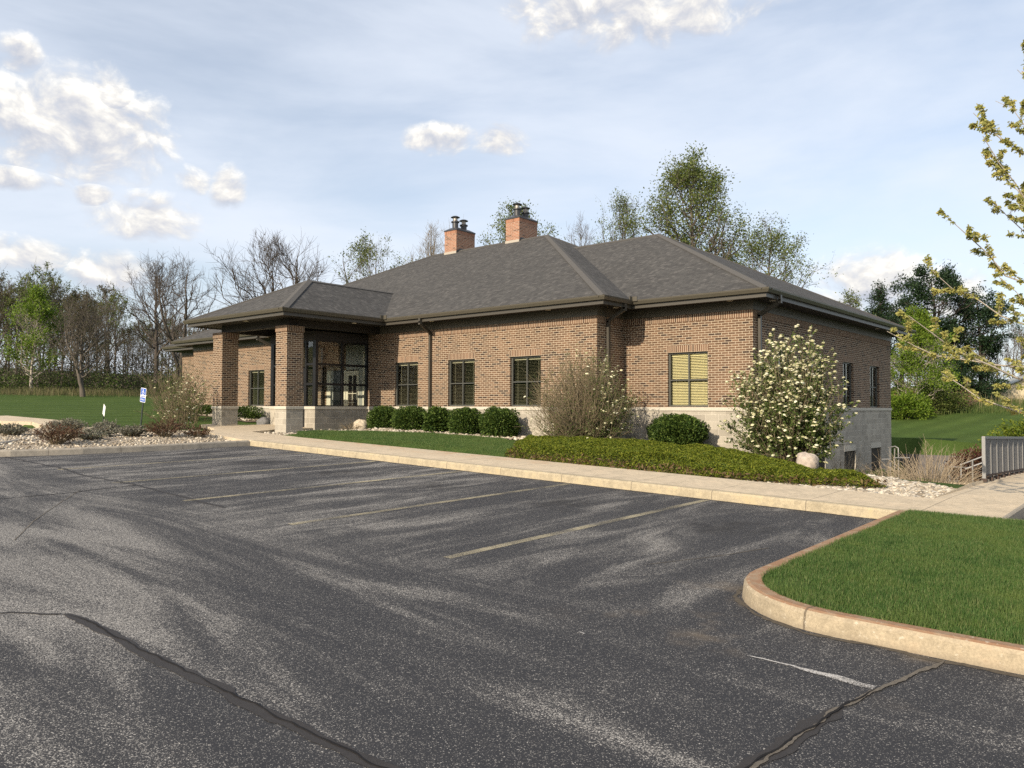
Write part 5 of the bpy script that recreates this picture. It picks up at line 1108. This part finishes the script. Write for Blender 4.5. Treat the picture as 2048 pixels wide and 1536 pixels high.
# foreground maple
def maple(loc, label):
    rng = np.random.RandomState(121); H = 8.6; e = empty('maple_tree', loc, label, 'tree')
    z = np.linspace(0, H, 12); tr = np.stack([.05*np.sin(z*1.3), .05*np.cos(z*1.7), z-.2*(z == 0)], 1)[None]; trr = (.085*((1-np.linspace(0, 1, 12))**.8*.95+.04))[None]
    v, f = tubes(tr, trr, 9); link('trunk', mesh_np('trunk', v, f, True), M['palebark'], e)
    n = 84; h0 = np.linspace(.15, .90, n)*H; az = np.arange(n)*2.39996+rng.rand(n)*.7; hn = h0/H
    ln = np.interp(hn, [0, .15, .22, .32, .45, .6, .78, 1], [1.9, 2.7, 3.25, 3.0, 2.4, 1.75, 1.25, .5])*(.70+.38*rng.rand(n)); el = np.interp(hn, [0, .2, .35, .7, 1], [.20, .36, .66, .90, 1.15])+rng.randn(n)*.10
    p0 = np.c_[0*az, 0*az, h0]; d = np.c_[np.cos(az)*np.cos(el), np.sin(az)*np.cos(el), np.sin(el)]; p2 = p0+d*ln[:, None]; p1 = p0+d*ln[:, None]*.5-np.array([0, 0, .16])*ln[:, None]
    limb = bez(p0, p1, p2, 9); limb[:, 1:-1] += rng.randn(n, 7, 3)*.03; rl = (.005+.0052*ln)[:, None]*np.linspace(1, .22, 9)[None]
    m = 12; i = np.repeat(np.arange(n), m); t = .14+.85*(np.tile(np.arange(m), n)+rng.rand(n*m))/m; t = np.clip(t, 0, .99); q0, tg = at_t(limb, i, t); l2 = (.16+.50*rng.rand(n*m)*(1.1-t))*np.clip(ln[i]/2, .6, 1.2)
    q2 = q0+unit(tg*.9+unit(rng.randn(n*m, 3))*.8+np.array([0, 0, .25]))*l2[:, None]; sub = bez(q0, (q0+q2)/2+rng.randn(n*m, 3)*.02, q2, 4)
    v, F = merge([tubes(limb, rl, 6), tubes(sub, np.broadcast_to(np.linspace(.0045, .002, 4), (n*m, 4)), 4)]); link('branches', mesh_np('branches', v, F, True), M['palebark'], e)
    # drooping leaf tufts at every shoot tip and node: several small hanging leaves radiate from each
    nt_ = 17000; k = rng.randint(0, n*m, nt_); tt = np.where(rng.rand(nt_) < .35, .97, rng.rand(nt_)*.99); c, tg = at_t(sub, k, tt); per = 7
    c = np.repeat(c, per, 0)+rng.randn(nt_*per, 3)*.012; ax = unit(rng.randn(nt_*per, 3)*np.array([1, 1, .5])+np.array([0, 0, -.75])+np.repeat(tg, per, 0)*.35); s_ = .026+.028*rng.rand(nt_*per, 1)
    b_ = unit(np.cross(ax, rng.randn(nt_*per, 3))); nr = np.cross(ax, b_); w_ = .36
    # lobed leaf: seven point outline folded as two halves
    o = [c, c+ax*s_*.35+b_*s_*w_*1.0+nr*s_*.10, c+ax*s_*.55+b_*s_*w_*.42, c+ax*s_*.80+b_*s_*w_*.75+nr*s_*.06, c+ax*s_*1.15, c+ax*s_*.80-b_*s_*w_*.75+nr*s_*.06, c+ax*s_*.55-b_*s_*w_*.42, c+ax*s_*.35-b_*s_*w_*1.0+nr*s_*.10]
    V = np.stack(o, 1).reshape(-1, 3); j = (np.arange(nt_*per)*8)[:, None]
    quads = np.concatenate([j+np.array([[0, 1, 2, 6]]), j+np.array([[2, 3, 4, 6]])]); tris = np.concatenate([j+np.array([[0, 6, 7]]), j+np.array([[4, 5, 6]])])
    link('crown', mesh_np('crown', V, [quads, tris]), M['maple'], e)
    # reddish seed tassels hanging under the tufts
    kk = rng.randint(0, nt_, 2600)*per; cc = c[kk]+rng.randn(2600, 3)*.015-np.array([0, 0, .03]); v, f = leaves(rng, cc, .045, .22, axis=np.tile(np.array([[0, 0, -1.]]), (2600, 1))); bo = link('tassels', mesh_np('tassels', v, f), M['maplebract'], e); bo['kind'] = 'stuff'
    return e
maple((8.30, -7.95, -1.55), 'young maple with drooping yellow-green spring leaves at the right edge')

# ------------------------------------------------------------------ rocks
def boulder(name, loc, label, sx, sy, sz, mat, seed):
    rng = np.random.RandomState(seed); nu, nv = 40, 24; u = np.linspace(0, 2*np.pi, nu, endpoint=False); v = np.linspace(-.45*np.pi, .5*np.pi, nv)
    U_, V_ = np.meshgrid(u, v); x = np.cos(V_)*np.cos(U_); y = np.cos(V_)*np.sin(U_); z = np.sin(V_)
    q = 1+.22*(vnoise(x*1.7+5, y*1.7+z*1.3, seed)-.5)+.20*(vnoise(x*4+2, y*4+z*3.1, seed+3)-.5)+.08*(vnoise(x*9+2, y*9+z*7.1, seed+5)-.5)
    k = (np.abs(x)**2.6+np.abs(y)**2.6+np.abs(z)**2.6)**(-1/2.6); P = np.stack([x*q*k*sx, y*q*k*sy, z*q*k*sz], -1).reshape(-1, 3)
    idx = np.arange(nu*nv).reshape(nv, nu); f = np.stack([idx[:-1], np.roll(idx[:-1], -1, 1), np.roll(idx[1:], -1, 1), idx[1:]], -1).reshape(-1, 4)
    o = link(name, mesh_np(name, P, f, True), mat); o.location = loc; tag(o, label, 'rock'); return o
boulder('boulder', (-13.35, -2.75, -.72), 'tan rounded boulder against the grey base beside the first yew', .27, .24, .24, M['rock'], 1)
boulder('boulder', (-18.9, -3.1, -.68), 'dark grey boulder in front of the hedge between the pillars', .32, .26, .22, M['rockgrey'], 2)
boulder('boulder', (2.55, -3.05, -1.22), 'pinkish grey boulder at the foot of the flowering viburnum', .23, .24, .22, M['rockpink'], 3)

# ------------------------------------------------------------------ signs
sg = empty('parking_sign', (-17.35, -8.72, -.80), 'blue and white accessible parking sign leaning on a dark post', 'sign')
sg.rotation_euler = (0, R(7), R(9))
mb = MB(); mb.box(-.025, .025, -.012, .012, -.1, 1.25); mb.build('post', M['postgreen'], sg)
def rrect(w_, h_, r_, n=5):
    P = []
    for cx_, cy_, a0 in ((w_/2-r_, h_/2-r_, 0), (-w_/2+r_, h_/2-r_, 90), (-w_/2+r_, -h_/2+r_, 180), (w_/2-r_, -h_/2+r_, 270)):
        P += [(cx_+r_*math.cos(R(a0+90*i/n)), cy_+r_*math.sin(R(a0+90*i/n))) for i in range(n+1)]
    return P
def plate(w_, h_, r_, y0, th, cz, cx_=0):
    mb = MB(); P = rrect(w_, h_, r_); f = [(x+cx_, y0, z+cz) for x, z in P]; b_ = [(x+cx_, y0+th, z+cz) for x, z in P]; mb.quad(f); mb.quad(b_[::-1]); n = len(P)
    for i in range(n): mb.quad([f[i], f[(i+1) % n], b_[(i+1) % n], b_[i]])
    return mb
pl = plate(.29, .47, .03, -.018, .004, 1.16).build('sign_plate', M['white'], sg)
plate(.258, .215, .012, -.0205, .002, 1.272).build('sign_field', M['signblue'], pl)
plate(.258, .14, .012, -.0205, .002, 1.012).build('sign_field', M['signblue'], pl)
def text(body, size, x, y, z, mat, parent, name='lettering'):
    c = bpy.data.curves.new(name, 'FONT'); c.body = body; c.size = size; c.align_x = 'CENTER'; c.align_y = 'CENTER'; c.extrude = .0004; c.offset = .0008
    t = bpy.data.objects.new('tmp', c); COL.objects.link(t); dg = bpy.context.evaluated_depsgraph_get(); me = bpy.data.meshes.new_from_object(t.evaluated_get(dg)); bpy.data.objects.remove(t)
    me.name = name; o = link(name, me, mat, parent); o.location = (x, y, z); o.rotation_euler = (R(90), 0, 0); return o
text('PARKING', .058, 0, -.0215, 1.118, M['signblue'], pl); text('ONLY', .075, 0, -.0225, 1.01, M['white'], pl)
# wheelchair symbol: head, trunk, seat, leg and wheel arc
mb = MB(); sy = -.0225
def disc(cx_, cz, r_, k=16): mb.quad([(cx_+r_*math.cos(2*math.pi*i/k), sy, cz+r_*math.sin(2*math.pi*i/k)) for i in range(k)])
def bar2(x0, z0, x1, z1, w_):
    d = Vector((x1-x0, z1-z0)).normalized()*w_/2; n_ = (-d.y, d.x); mb.quad([(x0+n_[0], sy, z0+n_[1]), (x1+n_[0], sy, z1+n_[1]), (x1-n_[0], sy, z1-n_[1]), (x0-n_[0], sy, z0-n_[1])])
disc(-.018, 1.345, .017); bar2(-.016, 1.33, -.008, 1.265, .022); bar2(-.012, 1.30, .03, 1.298, .014); bar2(-.010, 1.262, .035, 1.26, .020); bar2(.033, 1.265, .052, 1.21, .018); bar2(.05, 1.212, .068, 1.218, .014)
for i in range(16):
    a0, a1 = R(110+i*15), R(125+i*15); ri, ro = .045, .060; cx_, cz = 0, 1.232
    mb.quad([(cx_+ri*math.cos(a0), sy, cz+ri*math.sin(a0)), (cx_+ro*math.cos(a0), sy, cz+ro*math.sin(a0)), (cx_+ro*math.cos(a1), sy, cz+ro*math.sin(a1)), (cx_+ri*math.cos(a1), sy, cz+ri*math.sin(a1))])
mb.build('wheelchair_symbol', M['white'], pl)
s2 = empty('leaning_sign', (-20.0, -8.85, -.72), 'narrow white sign plate leaning on a dark post left of the blue sign', 'sign'); s2.rotation_euler = (0, R(20), R(62))
mb = MB(); mb.box(-.022, .022, -.012, .012, -.1, .80); mb.build('post', M['postgreen'], s2)
plate(.27, .38, .03, -.018, .004, .62).build('sign_plate', M['white'], s2)
s2.rotation_euler = (0, R(25), R(-9))

# ------------------------------------------------------------------ railing, stairs, retaining wall
rl = empty('guard_railing', (5.95, -2.95, -1.35), 'grey steel guard railing with narrow uprights beside the raised walkway', 'railing')
def railpt(s): return Vector((5.935+.012*s, -2.93+s, 0))
def zt(s): return float(WZ(*railpt(s).xy))+.147
LEN = 14.0; npost = 22
def rbar(name, mb, mat, par=rl): 
    o = mb.build(name, mat, par); o.location = -Vector(rl.location); return o
mb = MB(); a, b = railpt(0), railpt(LEN); mb.bar((a.x, a.y, zt(0)+.83), (b.x, b.y, zt(LEN)+.83), .05, .05); rbar('top_rail', mb, M['rail'])
mb = MB(); mb.bar((a.x, a.y, zt(0)+.085), (b.x, b.y, zt(LEN)+.085), .045, .04); rbar('bottom_rail', mb, M['rust'])
for i in range(npost+1):
    s = LEN*i/npost; p = railpt(s); mb = MB(); w_ = .06 if i == 0 else .035
    mb.box(p.x-w_/2, p.x+w_/2, p.y-w_/2, p.y+w_/2, zt(s)-.02, zt(s)+.80+(.05 if i == 0 else 0)); po = rbar('post', mb, M['rail'])
    mb = MB(); mb.box(p.x-.05, p.x+.05, p.y-.05, p.y+.05, zt(s)-.03, zt(s)+.035); rbar('post_foot', mb, M['rust'])
mb = MB(); nb = int(LEN/.075)
for i in range(nb):
    s = .075*(i+.5); p = railpt(s); mb.box(p.x-.006, p.x+.006, p.y-.027, p.y+.027, zt(s)+.10, zt(s)+.805)
pk = rbar('uprights', mb, M['railpanel']); pk['kind'] = 'stuff'
def pipe(name, pts, r_, loc, label, mat):
    e = empty(name, loc, label, 'handrail'); 
    for pl_ in pts:
        P = np.array([pl_], float)-np.array(loc); v, f = tubes(P, np.full(P.shape[:2], r_), 8); link('rail_pipe', mesh_np('rail_pipe', v, f, True), mat, e)
    return e
pipe('handrail', [[(.9, 9.6, -1.42), (1.15, 9.5, -1.36), (1.25, 9.48, -1.42), (1.26, 9.47, -1.6), (1.26, 9.46, -3.5)], [(1.15, 9.3, -1.76), (1.6, 9.55, -1.75)], [(.75, 9.3, -1.83), (1.0, 9.4, -1.82)], [(.95, 9.6, -1.44), (.96, 9.6, -3.5)], [(1.1, 9.6, -1.44), (1.1, 9.6, -3.5)]], .022, (1.2, 9.5, -3.4), 'grey pipe handrail at the basement corner of the building', M['rail'])
pipe('handrail', [[(4.05, 5.0, -2.0), (4.05, 5.0, -1.62), (4.15, 5.0, -1.58), (4.75, 5.1, -1.30), (5.4, 5.2, -1.0)], [(4.15, 5.0, -1.75), (4.8, 5.1, -1.45), (5.4, 5.2, -1.15)], [(4.34, 5.0, -1.5), (4.34, 5.0, -2.1)], [(4.6, 5.05, -1.4), (4.6, 5.05, -2.1)], [(4.85, 5.1, -1.27), (4.85, 5.1, -2.1)], [(3.75, 5.0, -2.1), (3.72, 5.0, -1.74), (3.8, 5.0, -1.70), (4.3, 5.0, -1.70)]], .024, (4.4, 5.0, -2.4), 'pale pipe handrail on the concrete steps left of the railing', M['rail'])
st = empty('concrete_steps', (4.9, 5.6, -3.4), 'weathered concrete steps climbing to the walkway behind the railing', 'steps')
mb = MB()
for i in range(9): mb.box(3.6+.27*i, 6.02, 4.9, 6.3, -3.4+.165*i, -3.4+.165*(i+1))
o = mb.build('treads', M['kerbplain'], st); o.location = -Vector(st.location)
mb = MB(); mb.box(3.4, 6.02, 4.62, 4.88, -3.5, -2.12); o = mb.build('cheek_wall', M['walk'], st); o.location = -Vector(st.location)
rw = MB()
for r_ in range(7):
    for i in range(26):
        x = -1.5+.40*i+(.2 if r_ % 2 else 0); rw.box(x+.006, x+.394, 16.15-.02*0+.03*r_, 16.55, -3.5+.215*r_+.004, -3.5+.215*(r_+1))
o = rw.build('retaining_wall', M['retain']); tag(o, 'dark block retaining wall at the foot of the right lawn', 'wall')
mb = MB(); mb.box(.002, 6.0, -1.2, 16.2, -3.42, -3.36); o = mb.build('patio', M['retain']); tag(o, kind='structure')
boulder('boulder', (2.2, 14.6, -2.7), 'dark boulder on the lower terrace by the retaining wall', .8, .6, .55, M['rockgrey'], 5)
boulder('boulder', (4.0, 14.8, -2.6), 'brownish boulder below the right lawn', .6, .55, .6, M['rockpink'], 6)

# shed
sh = empty('garden_shed', (-.1, 54.9, float(T(-.1, 54.9))), 'tan gabled shed with brown door at the right edge', 'shed'); z0 = float(sh.location.z)
mb = MB(); w_, d_, hw, hr = 2.9, 3.0, 1.0, 2.25
q = [(-w_, -d_, -.5), (w_, -d_, -.5), (w_, -d_, hw), (0, -d_, hr), (-w_, -d_, hw)]; mb.quad(q); mb.quad([(x, d_, z) for x, _, z in reversed(q)])
mb.quad([(-w_, d_, -.5), (-w_, -d_, -.5), (-w_, -d_, hw), (-w_, d_, hw)]); mb.quad([(w_, -d_, -.5), (w_, d_, -.5), (w_, d_, hw), (w_, -d_, hw)]); mb.build('wall', M['shedwall'], sh)
mb = MB()
for s in (-1, 1):
    a = [(0, -d_-.2, hr+.04), (s*(w_+.25), -d_-.2, hw-.07), (s*(w_+.25), d_+.2, hw-.07), (0, d_+.2, hr+.04)]; mb.quad(a); mb.quad([(x, y, z+.07) for x, y, z in reversed(a)]); mb.quad([a[0], a[1], (a[1][0], a[1][1], a[1][2]+.07), (a[0][0], a[0][1], a[0][2]+.07)])
mb.build('roof', M['greypanel'], sh)
mb = MB(); mb.box(-1.0, 1.4, -d_-.04, -d_-.005, -.4, 1.05); mb.build('door', M['sheddoor'], sh)
mb = MB(); mb.box(-1.1, 1.5, -d_-.05, -d_-.005, 1.05, 1.14); mb.build('door_trim', M['cream'], sh)
mb = MB(); mb.box(-.2, .55, -d_-.03, -d_-.005, 1.28, 1.5); mb.build('gable_vent', M['sheddoor'], sh)
sh.rotation_euler = (0, 0, R(20))

S.cycles.use_adaptive_sampling = True
S.cycles.max_bounces = 6; S.cycles.diffuse_bounces = 3; S.cycles.glossy_bounces = 3; S.cycles.transparent_max_bounces = 12; S.cycles.transmission_bounces = 3
S.cycles.use_denoising = False; S.cycles.adaptive_threshold = .008; S.cycles.sample_clamp_indirect = 6
